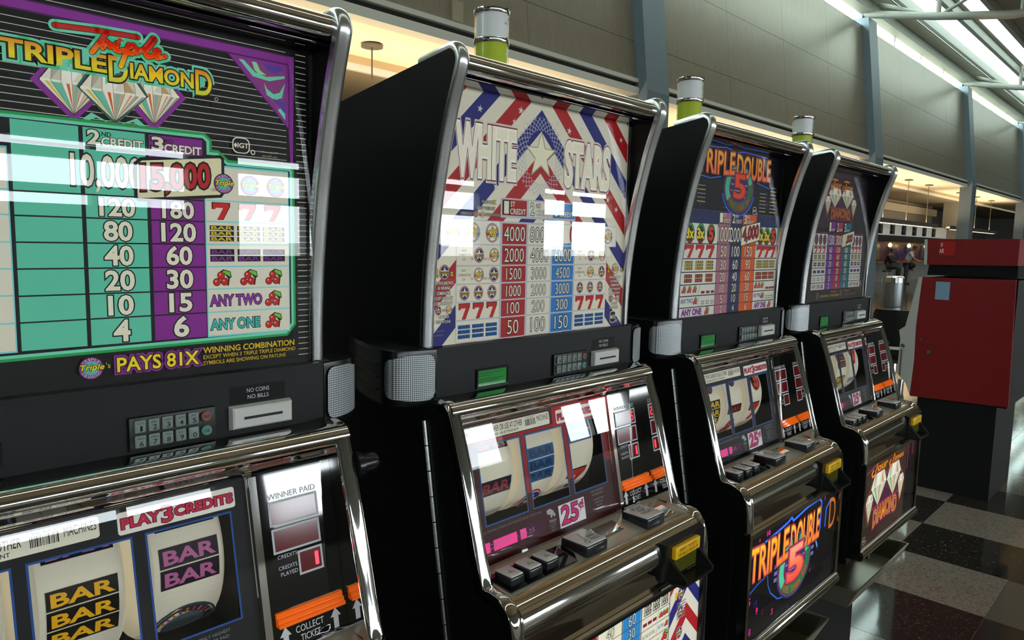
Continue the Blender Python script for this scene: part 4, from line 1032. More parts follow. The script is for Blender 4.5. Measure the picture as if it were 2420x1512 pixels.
# ---- second machine: red, white and blue chevrons
def chevrons(a, xc, za, x0, x1, z0, z1, per=.0707, w=.036, lay=1, sl=.96, ks=range(-4, 6)):
    for k in ks:
        c = '#262a72' if k % 2 == 0 else '#ad2024'
        d0, d1 = k*per, k*per + w
        for sg in (-1, 1):
            xa, xb = (x0, xc) if sg < 0 else (xc, x1)
            far = .6
            P = [(xc, za-d0), (xc+sg*far, za-d0-sl*far), (xc+sg*far, za-d1-sl*far), (xc, za-d1)]
            P = clip(P, xa, xb, z0, z1)
            if len(P) > 2: a.poly(P, c, lay)
def award_2(a):
    a.rect(.0125, .5125, 1.3375, 1.7335, '#e3dbc4', 0)
    chevrons(a, .2570, 1.7245, .0125, .5105, 1.3375, 1.7335)
    for x, z, r in ((.112, 1.706, .0065), (.205, 1.716, .0075), (.190, 1.696, .006), (.298, 1.708, .0065), (.331, 1.698, .007), (.366, 1.706, .0055), (.408, 1.677, .0065), (.488, 1.700, .006), (.150, 1.588, .0065), (.041, 1.622, .0065), (.452, 1.583, .007), (.395, 1.590, .006), (.300, 1.588, .006), (.036, 1.508, .008), (.480, 1.566, .006)):
        a.star(x, z, r, '#d5d2cc', 2, .38, 82)
    # lattice ring behind the star
    cx, cz = .2570, 1.6450
    N = 34
    def el(t, q): return (cx + (.038+.023*q)*math.cos(t), cz + (.045+.022*q)*math.sin(t))
    for i in range(N):
        t = 2*PI*i/N
        for sg in (1, -1):
            pr = el(t, 0)
            for q in (.34, .67, 1.0):
                p = el(t + sg*.42*q, q); a.line(pr, p, .0010, '#b9bdc4', 3); pr = p
    star = [(cx + (.0440 if k % 2 == 0 else .0180)*.94*math.cos(math.radians(90+36*k)), 1.6475 + (.0440 if k % 2 == 0 else .0180)*.97*math.sin(math.radians(90+36*k))) for k in range(10)]
    a.poly([(x+.0012, z-.0014) for x, z in star], '#6a6654', 5); a.poly(star, '#b9b290', 6); a.poly([(cx + (x-cx)*.86, 1.6475 + (z-1.6475)*.86) for x, z in star], '#efe9c8', 7)
    for t, xa, xb, za, zb in (('WHITE', .064, .1935, 1.6035, 1.6770), ('STARS', .3215, .4525, 1.6035, 1.6765)):
        a.text(t, xa+.0015, xb+.0015, za-.0015, zb-.0015, '#77726a', 8, .075)
        a.text(t, xa, xb, za, zb, '#f2ecd0', 12, .025, [('#d9d4c4', .085, 9), ('#7a2a24', .055, 10), ('#fbf8ec', .035, 11)])
    ST = '#b9bcc0'
    a.rect(.1610, .3540, 1.5390, 1.5715, ST, 8)
    for xa, xb, c, n, s_, fg in ((.1655, .2235, '#a81c20', '1', 'ST', CREAM), (.2290, .2875, '#ddd8c6', '2', 'ND', '#ddd8c6'), (.2920, .3520, '#2277c0', '3', 'RD', CREAM)):
        a.rect(xa, xb, 1.5430, 1.5690, c, 9)
        a.text(n, xa+.004, xa+.0135, 1.5460, 1.5660, fg, 11, .01, (INK, .04, 10)); a.text(s_, xa+.018, xa+.029, 1.5580, 1.5660, fg if n != '2' else INK, 11, .01)
        a.text('CREDIT', xa+.0175, xa+.0555, 1.5455, 1.5545, fg, 11, .02, (INK, .04, 10))
    zr = [1.5310, 1.4945, 1.4605, 1.4315, 1.4030, 1.3740, 1.3385]
    vals = [('4000', '8000', ''), ('2000', '4000', '6000'), ('1500', '3000', '4500'), ('1000', '2000', '3000'), ('100', '200', '300'), ('50', '100', '150')]
    a.rect(.1620, .3550, 1.3380, 1.5330, ST, 8)
    for r in range(6):
        z0, z1 = zr[r+1]+.0012, zr[r]-.0012
        for c_, (xa, xb, c) in enumerate(((.1660, .2240, '#a81c20'), (.2288, .2878, '#ddd8c6'), (.2922, .3522, '#2277c0'))):
            a.rect(xa, xb, z0, z1, c, 9)
            t = vals[r][c_]
            if t: num(a, t, (xa+xb)/2, (z0+z1)/2, (z1-z0)*.74, 10, c=CREAM if c_ != 1 else '#e6e2d4', cw=.50 if len(t) == 4 else .56, bold=-.005 if c_ != 1 else -.012)
    a.poly([(.289, 1.4955), (.354, 1.5005), (.354, 1.5330), (.289, 1.5285)], '#e6e0c8', 12); a.text('0', .340, .350, 1.5020, 1.5290, '#a81c20', 14, .02, (INK, .04, 13))
    # symbols, left and right
    for xa, xb, rr in ((.0665, .1610, .0105), (.3560, .4520, .0098)):
        a.rect(xa-.0012, xb+.0012, 1.3380, 1.4950, ST, 8)
        for r in range(1, 6): a.rect(xa, xb, zr[r+1]+.0012, zr[r]-.0012, '#e3dbc4', 9)
        wx = (xb-xa); c3 = [xa + wx*q for q in (.18, .5, .82)]
        for r, (k1, k2) in ((1, ('ws', '4x')), (2, ('4x', 'ws'))):
            zc = (zr[r]+zr[r+1])/2
            a.text('ANY', xa+.010, xa+.020, zc+.005, zc+.009, INK, 10); a.text('COMBINATION', xa+.002, xa+.030, zc-.002, zc+.002, INK, 10); a.text('OF', xa+.012, xa+.018, zc-.009, zc-.005, INK, 10)
            a.text('1x', xa+.030, xa+.035, zc-.008, zc-.003, INK, 10); token(a, xa+wx*.50, zc, rr*1.05, 10, k1); a.text('AND 2x', xa+wx*.60, xa+wx*.75, zc-.008, zc-.004, INK, 10); token(a, xa+wx*.86, zc, rr*1.05, 10, k2)
        for q in c3: token(a, q, (zr[3]+zr[4])/2, rr, 10, 'ws')
        for q in c3: seven(a, q, (zr[4]+zr[5])/2, .0215, .0235, 10, '#c01818')
        for q in c3: bars(a, q, (zr[5]+zr[6])/2-.0005, .0265, .0235, 3, '#1d64a8', '#0e2c50', 10, .0008)
    for xa, xb in ((.0225, .1600), (.3560, .4810)):
        a.rect(xa-.0012, xb+.0012, 1.4935, 1.5330, ST, 9); a.rect(xa, xb, 1.4950, 1.5318, '#e6e2d4', 10)
    for cx in (.058, .100, .1425): token(a, cx, 1.5135, .0150, 11, '4x')
    for cx in (.394, .424, .4550): token(a, cx, 1.5135, .0140, 11, '4x')
    # side notes
    for xa, xb, mult, k in ((.0215, .0600, '4X', 'ws'), (.4570, .5080, '16X', '4x')):
        xc = (xa+xb)/2
        a.text('2', xa, xa+.007, 1.4445, 1.4570, '#e0b818', 10, .02, (INK, .05, 9)); token(a, xc+.001, 1.4510, .0105, 10, k); a.text('s', xb-.006, xb-.001, 1.4450, 1.4515, '#e0b818', 10, .02, (INK, .05, 9))
        for n_, tx in enumerate(('ON PAYLINE PAYS', mult + ' WINNING', 'COMBINATION', 'EXCEPT WHEN ANY', 'COMBINATION OF')):
            z = 1.4320 - n_*.0078
            L = len(tx)/15.; a.text(tx, xc-.019*L, xc+.019*L, z, z+.0050, '#e6e2d4', 11, .01, (INK, .07, 10))
        token(a, xc-.011, 1.3925, .0065, 11, 'ws'); a.text('OR', xc-.003, xc+.003, 1.3905, 1.3945, INK, 11, .02); token(a, xc+.011, 1.3925, .0065, 11, '4x')
        a.text('APPEARS', xc-.0105, xc+.0105, 1.3800, 1.3845, '#e6e2d4', 11, .01, (INK, .07, 10)); a.text('ON PAYLINE', xc-.014, xc+.014, 1.3725, 1.3770, '#e6e2d4', 11, .01, (INK, .07, 10))
    for tx, xa, xb, z in (('PAYLINE PAYS', .1180, .1420, 1.5600), ('EXCEPT WHEN ANY', .1080, .1480, 1.5500), ('COMBINATION OF 3', .0720, .1000, 1.5400), ('OR', .1115, .1155, 1.5400), ('APPEARS ON PAYLINE', .1260, .1590, 1.5400)):
        a.text(tx, xa, xb, z, z+.0048, '#d8d2c0', 11, .0, (INK, .08, 10))
    a.text('8X', .1435, .1500, 1.5595, 1.5660, '#e0d020', 11, .02, (INK, .06, 10)); token(a, .1055, 1.5425, .005, 10, 'ws'); token(a, .1205, 1.5425, .005, 10, '4x')
    igt(a, .4800, 1.3560, .0185, .0235, CREAM, 10, '#0c0c10')
    a.text('©Copyright IGT', .0225, .0430, 1.3590, 1.3620, '#8a867a', 10); a.text('www.IGT.com', .0225, .0410, 1.3530, 1.3560, '#8a867a', 10)

# ---- third machine: neon blue on black
def five_logo(a, cx, cz, r, rz, lay):
    a.ell(cx, cz, r*1.06, rz*1.06, '#12305c', lay, 36); a.ell(cx, cz, r, rz, '#7c2a5c', lay+1, 36); a.ell(cx, cz, r*.95, rz*.95, '#10381f', lay+2, 36)
    a.arc(cx, cz, r*.93, rz*.93, r*.26, 15, 75, '#46b890', lay+3); a.arc(cx, cz, r*.93, rz*.93, r*.26, 105, 215, '#46b890', lay+3); a.arc(cx, cz, r*.93, rz*.93, r*.26, 215, 375, '#1f6a3a', lay+3)
    a.ell(cx, cz+rz*.05, r*.66, rz*.66, '#7c2a5c', lay+4, 30); a.ell(cx, cz+rz*.05, r*.61, rz*.61, '#27346c', lay+5, 30)
    for k in range(4): 
        z = cz + rz*(.38 - .24*k); hw = r*.58*math.sqrt(max(0, 1-((z-cz-rz*.05)/(rz*.61))**2)); a.rect(cx-hw, cx+hw, z-rz*.03, z+rz*.03, '#8a86a8', lay+6)
    a.ctext('FIVE TIMES PAY', cx, cz, r*.80, rz*.80, 212, 338, rz*.2, '#b04028', lay+5, .03)
def neon(a, pts, w, lay, c='#1c4be0', c2='#3f86ff'):
    a.stroke(pts, w, c, lay); a.stroke(pts, w*.45, c2, lay+1)
def td_logo(a, xa, xm, xb, zb, zt, lay, g):
    a.text('TRIPLE', xa, xm, zb, zt, g, lay+2, .01, [('#3a1a08', .07, lay), ('#b84a50', .04, lay+1)], bend=.004)
    a.text('DOUBLE', xm+.012, xb, zb-.002, zt, g, lay+2, .01, [('#3a1a08', .07, lay), ('#b84a50', .04, lay+1)], rise=.001, bend=.002)
def award_3(a):
    a.rect(.0125, .5125, 1.3375, 1.7335, '#0a0a10', 0)
    a.rect(.02, .515, 1.336, 1.582, '#3a2a60', 1); a.rect(.02, .5125, 1.3365, 1.580, '#1b2350', 2)
    a.rect(.06, .44, 1.700, 1.7335, '#2a2018', 1)
    for p in ([(.06, 1.728), (.16, 1.7265), (.21, 1.731), (.26, 1.724), (.30, 1.729), (.43, 1.726)], [(.075, 1.650), (.10, 1.658), (.14, 1.655), (.19, 1.662)], [(.375, 1.660), (.41, 1.655), (.445, 1.650)]): neon(a, p, .0022, 2)
    for k in range(24):
        x, z = random.uniform(.07, .49), random.uniform(1.585, 1.655)
        if abs(x-.281) > .09: a.stroke([(x, z), (x+.003, z+.004)], .0012, random.choice(['#7a1f5c', '#a02878', '#20308c']), 2)
    for xa, z0, n in ((.085, 1.600, 5), (.395, 1.590, 6), (.455, 1.590, 8)):
        for q in range(n):
            a.line((xa, z0+q*.009), (xa+.036, z0+q*.009), .0018, '#8f8f98' if q % 3 else '#c8b428', 3)
    neon(a, [(.281 + .083*math.cos(math.radians(d)), 1.640 + .066*math.sin(math.radians(d))) for d in range(195, 346, 10)], .004, 3)
    five_logo(a, .281, 1.640, .075, .060, 5)
    g = grad_mat('orange_logo_gradient', 1.655, 1.720, ['#f08a6a', '#f0762a', '#f2a428', '#f0b83a'], a.e)
    td_logo(a, .080, .252, .446, 1.6680, 1.7180, 14, g)
    a.text('5', .2540, .3090, 1.6170, 1.6720, '#e2481f', 19, .02, [('#3a0c18', .045, 17), ('#9c2a40', .032, 18)])
    igt(a, .3705, 1.5900, .0200, .0190, CREAM, 6); a.text('©Copyright', .205, .225, 1.590, 1.593, '#8f8f98', 4)
    cols = [(.1890, .2500, '#a8687a'), (.2505, .3115, '#1e2c54'), (.3120, .3850, '#d4581e')]
    zr = [1.5515, 1.5040, 1.4700, 1.4395, 1.4110, 1.3850, 1.3590, 1.3370]
    for (xa, xb, c), n, s_ in zip(cols, '123', ('ST', 'ND', 'RD')):
        a.rect(xa, xb, 1.5535, 1.5790, c, 3); a.rect(xa, xb, 1.3370, 1.5520, c, 3)
        a.text(n, xa+.006, xa+.018, 1.5560, 1.5775, CREAM, 5, .01, (INK, .04, 4)); a.text(s_, xa+.020, xa+.036, 1.5690, 1.5775, CREAM, 5, .0, (INK, .04, 4)); a.text('CREDIT', xa+.020, xa+.056, 1.5560, 1.5650, CREAM, 5, .0, (INK, .05, 4))
    vals = [('1000', '2000', ''), ('50', '100', '150'), ('30', '60', '90'), ('20', '40', '60'), ('10', '20', '30'), ('5', '10', '15'), ('2', '4', '6')]
    for r in range(7):
        zc = (zr[r]+zr[r+1])/2; h = (zr[r]-zr[r+1])
        a.rect(.0655, .515, zr[r+1]-.0007, zr[r+1]+.0007, '#101018', 4)
        for (xa, xb, c), t in zip(cols, vals[r]):
            if t: num(a, t, (xa+xb)/2, zc, h*.76, 5, cw=.46 if len(t) == 4 else .55, bold=0.0)
        for xa, xb in ((.0300, .1865), (.3870, .5110)):
            a.rect(xa, xb, zr[r+1]+.0012, zr[r]-.0012, '#d9d6c8', 4); w = xb-xa
            q3 = [xa+w*q for q in (.2, .5, .8)]
            if r == 0: token(a, q3[0], zc, .0190, 5, '3x'); token(a, q3[1], zc, .0190, 5, '3x'); token(a, q3[2], zc, .0190, 5, '5')
            if r == 1: [seven(a, q, zc, .034, .027, 5) for q in q3]
            if r == 2: [bars(a, q, zc, .034, .0215, 3, '#121008', '#d0b020', 5) for q in q3]
            if r == 3: [bars(a, q, zc, .034, .0200, 2, '#3a120a', '#c04a18', 5) for q in q3]
            if r == 4:
                [cherry(a, xa+w*q, zc+.002, .0075, 5) for q in (.10, .25, .40)]; a.line((xa+w*.5, zc-.01), (xa+w*.55, zc+.01), .0012, INK, 5)
                for q in (.64, .79, .93): a.rect(xa+w*q-.008, xa+w*q+.008, zc-.009, zc-.003, '#7a1c1c', 5)
            if r == 5:
                a.text('ANY TWO', xa+.004, xa+w*.36, zc-.003, zc+.007, '#20408a', 6, .02); cherry(a, xa+w*.43, zc+.001, .0075, 5); a.line((xa+w*.5, zc-.01), (xa+w*.55, zc+.01), .0012, INK, 5)
                for q in (.65, .79, .93): bars(a, xa+w*q, zc-.004, .017, .011, 2, '#d9d6c8', INK, 5)
            if r == 6: a.text('ANY ONE', xa+.010, xa+w*.62, zc-.007, zc+.007, '#8a1f9a', 6, .02, (INK, .04, 5)); cherry(a, xa+w*.78, zc, .0085, 5)
    card = [(.3050, 1.5015), (.4020, 1.5170), (.4030, 1.5620), (.3060, 1.5480)]
    a.poly(inset(card, -.002), '#101018', 14); a.poly(card, '#e2dcc4', 15); a.text('4,000', .3110, .3960, 1.5090, 1.5450, '#9a1c24', 17, .02, (INK, .05, 16), rise=.010)

# ---- fourth machine: script and stones on dark plum
def four_times(a, xa, xb, za, zb, lay, c, o):
    w = xb-xa; h = zb-za
    for q0, q1, tx in ((0, .46, 'our'), (.54, 1.0, 'imes')):
        x = xa + w*q0; ww_ = w*(q1-q0)
        st = [[(x+ww_*.10, zb-h*.05), (x+ww_*.35, zb), (x+ww_*.62, zb-h*.06)], [(x+ww_*.36, zb-h*.04), (x+ww_*.26, zb-h*.5), (x+ww_*.18, za+h*.06), (x+ww_*.04, za), (x-ww_*.02, za+h*.3), (x+ww_*.08, za+h*.5)]]
        for s_ in st: a.stroke(s_, h*.24, o, lay)
        for s_ in st: a.stroke(s_, h*.11, c, lay+1)
        a.text(tx, x+ww_*.34, x+ww_, za+h*.22, za+h*.62, c, lay+1, .0, (o, .09, lay), .25)
def stones4(a, cx, hw, zt, zg, zp, lay):
    "two big stones side by side between two small ones"
    h = zg - zp; ps = zp - h*.55
    P = [(cx-hw*1.24, zg-h*.55), (cx-hw*.98, zg+.001), (cx-hw*.72, zt+.002), (cx-hw*.22, zt+.002), (cx, zg+(zt-zg)*.45), (cx+hw*.22, zt+.002), (cx+hw*.72, zt+.002), (cx+hw*.98, zg+.001), (cx+hw*1.24, zg-h*.55), (cx+hw*1.0, ps-.004), (cx+hw*.86, zp), (cx-hw*.86, zp), (cx-hw*1.0, ps-.004)]
    a.poly(inset(P, -.0035), '#8a4a1c', lay); a.poly(P, '#8a2c5c', lay+1); a.poly(inset(P, .003), '#4a2438', lay+2)
    for s_ in (-1, 1): diamond(a, cx+s_*hw*.48, zg, hw*.46, zt, zp, lay+3)
    for s_ in (-1, 1): diamond(a, cx+s_*hw*1.0, zg-h*.55, hw*.20, zg-h*.22, ps, lay+8)
def award_4(a):
    a.rect(.0125, .5125, 1.3375, 1.7335, '#100a12', 0)
    a.poly([(.10, 1.7335), (.33, 1.7335), (.372, 1.60), (.372, 1.56), (.06, 1.56)], '#33212c', 1)
    for k in range(24): a.rect(.372, .50, 1.552 + k*.0072, 1.5526 + k*.0072, '#3c2436', 1)
    for p in ([(.395, 1.712), (.470, 1.712), (.470, 1.625)], [(.43, 1.712), (.446, 1.69), (.462, 1.682), (.452, 1.66), (.470, 1.64)]): a.stroke(p, .0016, '#5c1f4c', 2)
    four_times(a, .165, .345, 1.6780, 1.7080, 8, '#f0a024', '#8a3a1c')
    stones4(a, .257, .108, 1.6890, 1.6640, 1.6230, 2)
    a.text('DIAMOND', .178, .338, 1.5950, 1.6220, '#8a5a2c', 14, .0, [('#7c2340', .12, 12), ('#d07a28', .04, 13)], bend=-.006)
    a.stroke([(.150, 1.583), (.160, 1.588), (.352, 1.588), (.366, 1.583)], .0028, '#a02a5c', 3)
    a.stroke([(.02, 1.546), (.160, 1.547), (.36, 1.547), (.49, 1.548)], .0022, '#8a2a4c', 3)
    cols = [(.1660, .2270, '#6c2f8e'), (.2275, .2900, '#a01c48'), (.2905, .3640, '#1f6474')]
    zr = [1.5435, 1.5060, 1.4840, 1.4625, 1.4400, 1.4180, 1.3955, 1.3735]
    for (xa, xb, c), n in zip(cols, '123'):
        a.rect(xa+.006, xb-.004, 1.5560, 1.5800, c, 4); a.rect(xa, xb, 1.3735, 1.5430, c, 4)
        a.text(n, xa+.009, xa+.022, 1.5510, 1.5780, CREAM, 6, .0, (INK, .04, 5)); a.text('CREDIT', xa+.024, xa+.056, 1.5520, 1.5600, CREAM, 6, .0)
    vals = [('1500', '3000', ''), ('60', '120', '180'), ('30', '60', '90'), ('20', '40', '60'), ('10', '20', '30'), ('5', '10', '15'), ('2', '4', '6')]
    for r in range(7):
        zc = (zr[r]+zr[r+1])/2; h = zr[r]-zr[r+1]
        a.rect(.06, .475, zr[r+1]-.0006, zr[r+1]+.0006, '#120c14', 5)
        for (xa, xb, c), t in zip(cols, vals[r]):
            if t: num(a, t, (xa+xb)/2, zc, h*.78, 6, cw=.42 if len(t) == 4 else .6, bold=0.0)
        for xa, xb in ((.0600, .1640), (.3660, .4680)):
            a.rect(xa, xb, zr[r+1]+.001, zr[r]-.001, '#d3d0c4', 5); w = xb-xa; q3 = [xa+w*q for q in (.2, .5, .8)]
            if r == 0: [token(a, q, zc, .0135, 6, 'dark') for q in q3]
            if r == 1: [seven(a, q, zc, .022, .017, 6) for q in q3]
            if r == 2: [bars(a, q, zc, .024, .015, 3, '#8a7a2a', '#4a3c10', 6) for q in q3]
            if r == 3: [bars(a, q, zc, .024, .013, 2, '#3a2a4c', '#7a5a2a', 6) for q in q3]
            if r == 4: [bars(a, q, zc, .024, .010, 1, '#2c2858', '#5a4a8a', 6) for q in q3]
            if r == 5: [bars(a, q, zc, .022, .012, 2, '#d3d0c4', '#3a3636', 6) for q in q3]
            if r == 6: a.text('ANY ONE', xa+.008, xa+w*.66, zc-.006, zc+.006, '#3a2f5c', 7, .02); cherry(a, xa+w*.8, zc, .0065, 6)
    card = [(.2850, 1.5040), (.3830, 1.5180), (.3835, 1.5560), (.2860, 1.5420)]
    a.poly(card, '#dcd4b4', 14); a.text(',000', .318, .372, 1.5130, 1.5400, '#8a2030', 16, .02, (INK, .05, 15), rise=.006)
    token(a, .115, 1.356, .011, 5, 'dark'); token(a, .305, 1.358, .011, 5, 'dark')
    for xa, xb, c in ((.135, .205, '#7a6a1c'), (.215, .29, '#7a6a1c'), (.33, .45, '#4a3a34')): a.rect(xa, xb, 1.350, 1.357, c, 5)
    for xa in (.22, .33): a.rect(xa, xa+.05, 1.363, 1.367, '#a0521c', 5)
    igt(a, .4790, 1.3860, .014, .018, '#b9b29a', 5)

# ------------------------------------------------------------------ belly panels
def belly_1(a):
    a.rect(.0165, .515, .648, .889, '#09090a', 0); diamond(a, .266, .80, .10, .85, .70, 1)
def belly_2(a):
    a.rect(.0165, .515, .648, .889, '#e6e2cc', 0)
    a.rect(.41, .515, .648, .889, '#dcd8c8', 1)
    chevrons(a, .470, .900, .412, .515, .648, .889, .060, .030, 2, 1.05, range(-1, 5))
    for z in (.866, .830, .79): token(a, .447, z, .011, 6, 'ws')
    a.text('1', .428, .433, .858, .872, '#e0b818', 7, .02)
    for q in range(7): a.line((.436, .848-q*.005), (.466, .848-q*.005), .0022, '#7a7a7a', 6)
    cols = [(.120, .195, '#b0181c'), (.200, .262, '#eae6c8'), (.266, .3185, '#2a86c8')]
    zr = [.886, .860, .8375, .815, .792, .770, .748, .726, .704, .682]
    vals = [('', '40', '60'), ('', '20', '30'), ('', '', ''), ('', '', ''), ('', '', ''), ('', '', ''), ('', '', ''), ('', '', ''), ('', '', '')]
    for xa, xb, c in cols: a.rect(xa, xb, .66, .886, c, 3)
    for xd in (.1975, .264, .3205, .410): a.rect(xd-.001, xd+.001, .65, .887, '#2a2830', 5)
    for r in range(9):
        zc = (zr[r]+zr[r+1])/2; h = zr[r]-zr[r+1]
        a.rect(.12, .41, zr[r+1]-.0006, zr[r+1]+.0006, '#4a4650', 4)
        for (xa, xb, c), t in zip(cols, vals[r]):
            if t: num(a, t, (xa+xb)/2, zc, h*.78, 6, cw=.52, bold=-.01)
    for q in (.339, .366, .393): bars(a, q, (zr[0]+zr[1])/2, .0215, .020, 2, '#1c1a20', '#d8d4c0', 6)
    z = (zr[1]+zr[2])/2
    for q in (.332, .347, .362): a.rect(q-.006, q+.006, z-.004, z+.002, '#7a1c2c', 6)
    a.line((.369, z-.008), (.374, z+.008), .0008, INK, 6)
    for q in (.381, .391, .401): cherry(a, q, z, .0048, 6)
    z = (zr[2]+zr[3])/2; a.text('ANY BAR ANY BAR', .325, .364, z-.004, z+.003, '#5a5650', 6); a.line((.368, z-.008), (.373, z+.008), .0008, INK, 6); a.text('ANY TWO', .374, .393, z-.003, z+.004, '#2a68a8', 6, .02); cherry(a, .401, z, .005, 6)
    z = (zr[3]+zr[4])/2; a.text('ANY ONE', .345, .378, z-.005, z+.004, '#c08a1c', 6, .02); cherry(a, .397, z+.001, .0085, 6)
def belly_3(a):
    a.rect(.0165, .515, .648, .889, '#060608', 0)
    g = grad_mat('orange_belly_gradient', .775, .868, ['#e8781c', '#f08a1a', '#f2a41e', '#f0c02a'], a.e)
    neon(a, [(.03, .835), (.045, .853), (.16, .865), (.215, .872), (.235, .878), (.245, .868), (.28, .873), (.33, .880), (.40, .882), (.414, .87), (.412, .80), (.395, .785)], .0065, 1)
    neon(a, [(.445, .80), (.447, .845), (.47, .86)], .0055, 1); neon(a, [(.03, .760), (.07, .771), (.12, .777), (.125, .75), (.14, .728), (.18, .70), (.23, .69), (.29, .71)], .0045, 1, '#15348a', '#2a64c0'); neon(a, [(.36, .785), (.39, .780), (.40, .76)], .0055, 1, '#2a90d8', '#60d8f0')
    five_logo(a, .266, .757, .092, .075, 4)
    for sx in (-1, 1):
        for dz in (.012, -.004, -.02): a.rect(.266+sx*.100-.012, .266+sx*.100+.012, .766+dz, .775+dz, '#6a62a0', 3)
    td_logo(a, .0280, .2200, .4030, .7850, .8560, 16, g)
    red = grad_mat('five_gradient', .71, .805, ['#e0382a', '#f07048', '#f4a080'], a.e)
    a.text('5', .228, .304, .724, .800, red, 22, .03, [('#5a1030', .060, 20), ('#b83a5c', .042, 21)])
    for tx, x, z, h, c in (('5', .030, .735, .016, '#f0208c'), ('9', .07, .702, .015, '#e0208c'), ('10', .105, .870, .013, '#f0308c'), ('v', .068, .866, .008, '#f0308c'), ('v', .155, .880, .008, '#f0308c'), ('9', .300, .881, .006, '#c02070'), ('3', .43, .872, .010, '#c02070'), ('4', .025, .858, .008, '#2038a0'), ('3', .15, .672, .014, '#c02060'), ('8', .04, .664, .016, '#a02070'), ('9', .345, .725, .013, '#a02888'), ('6', .36, .705, .013, '#702060'), ('8', .40, .75, .016, '#5c1450'), ('7', .45, .77, .010, '#182060'), ('15', .06, .722, .012, '#182878'), ('3', .30, .683, .010, '#c02060'), ('2', .10, .69, .012, '#501040')):
        a.text(tx, x, x+h*.6*len(tx), z, z+h, c, 2, .02)
    a.text('D', .470, .512, .785, .865, '#b8601c', 2, .0)
def belly_4(a):
    a.rect(.0165, .515, .648, .889, '#3a2820', 0)
    for k in range(26): a.rect(.0165, .17, .655+k*.009, .658+k*.009, '#0d0809', 1)
    a.rect(.415, .515, .648, .889, '#0a0507', 1); a.rect(.425, .432, .80, .889, '#a01c50', 2); a.rect(.475, .480, .84, .889, '#a01c50', 2)
    a.stroke([(.02, .862), (.17, .884), (.40, .887)], .004, '#a02a5c', 2)
    a.stroke([(.022, .86), (.03, .83), (.022, .80)], .004, '#c02a70', 2); a.poly([(.018, .66), (.04, .655), (.018, .70)], '#8a1c40', 2)
    four_times(a, .085, .375, .848, .886, 10, '#f0a024', '#8a4a10')
    stones4(a, .225, .145, .8500, .8120, .7480, 3)
    a.text('DIAMOND', .120, .335, .700, .748, '#8a5a2c', 20, .0, [('#8a2a60', .12, 18), ('#f0982a', .045, 19)], bend=-.010)
    igt(a, .055, .668, .022, .022, '#b9a878', 12)

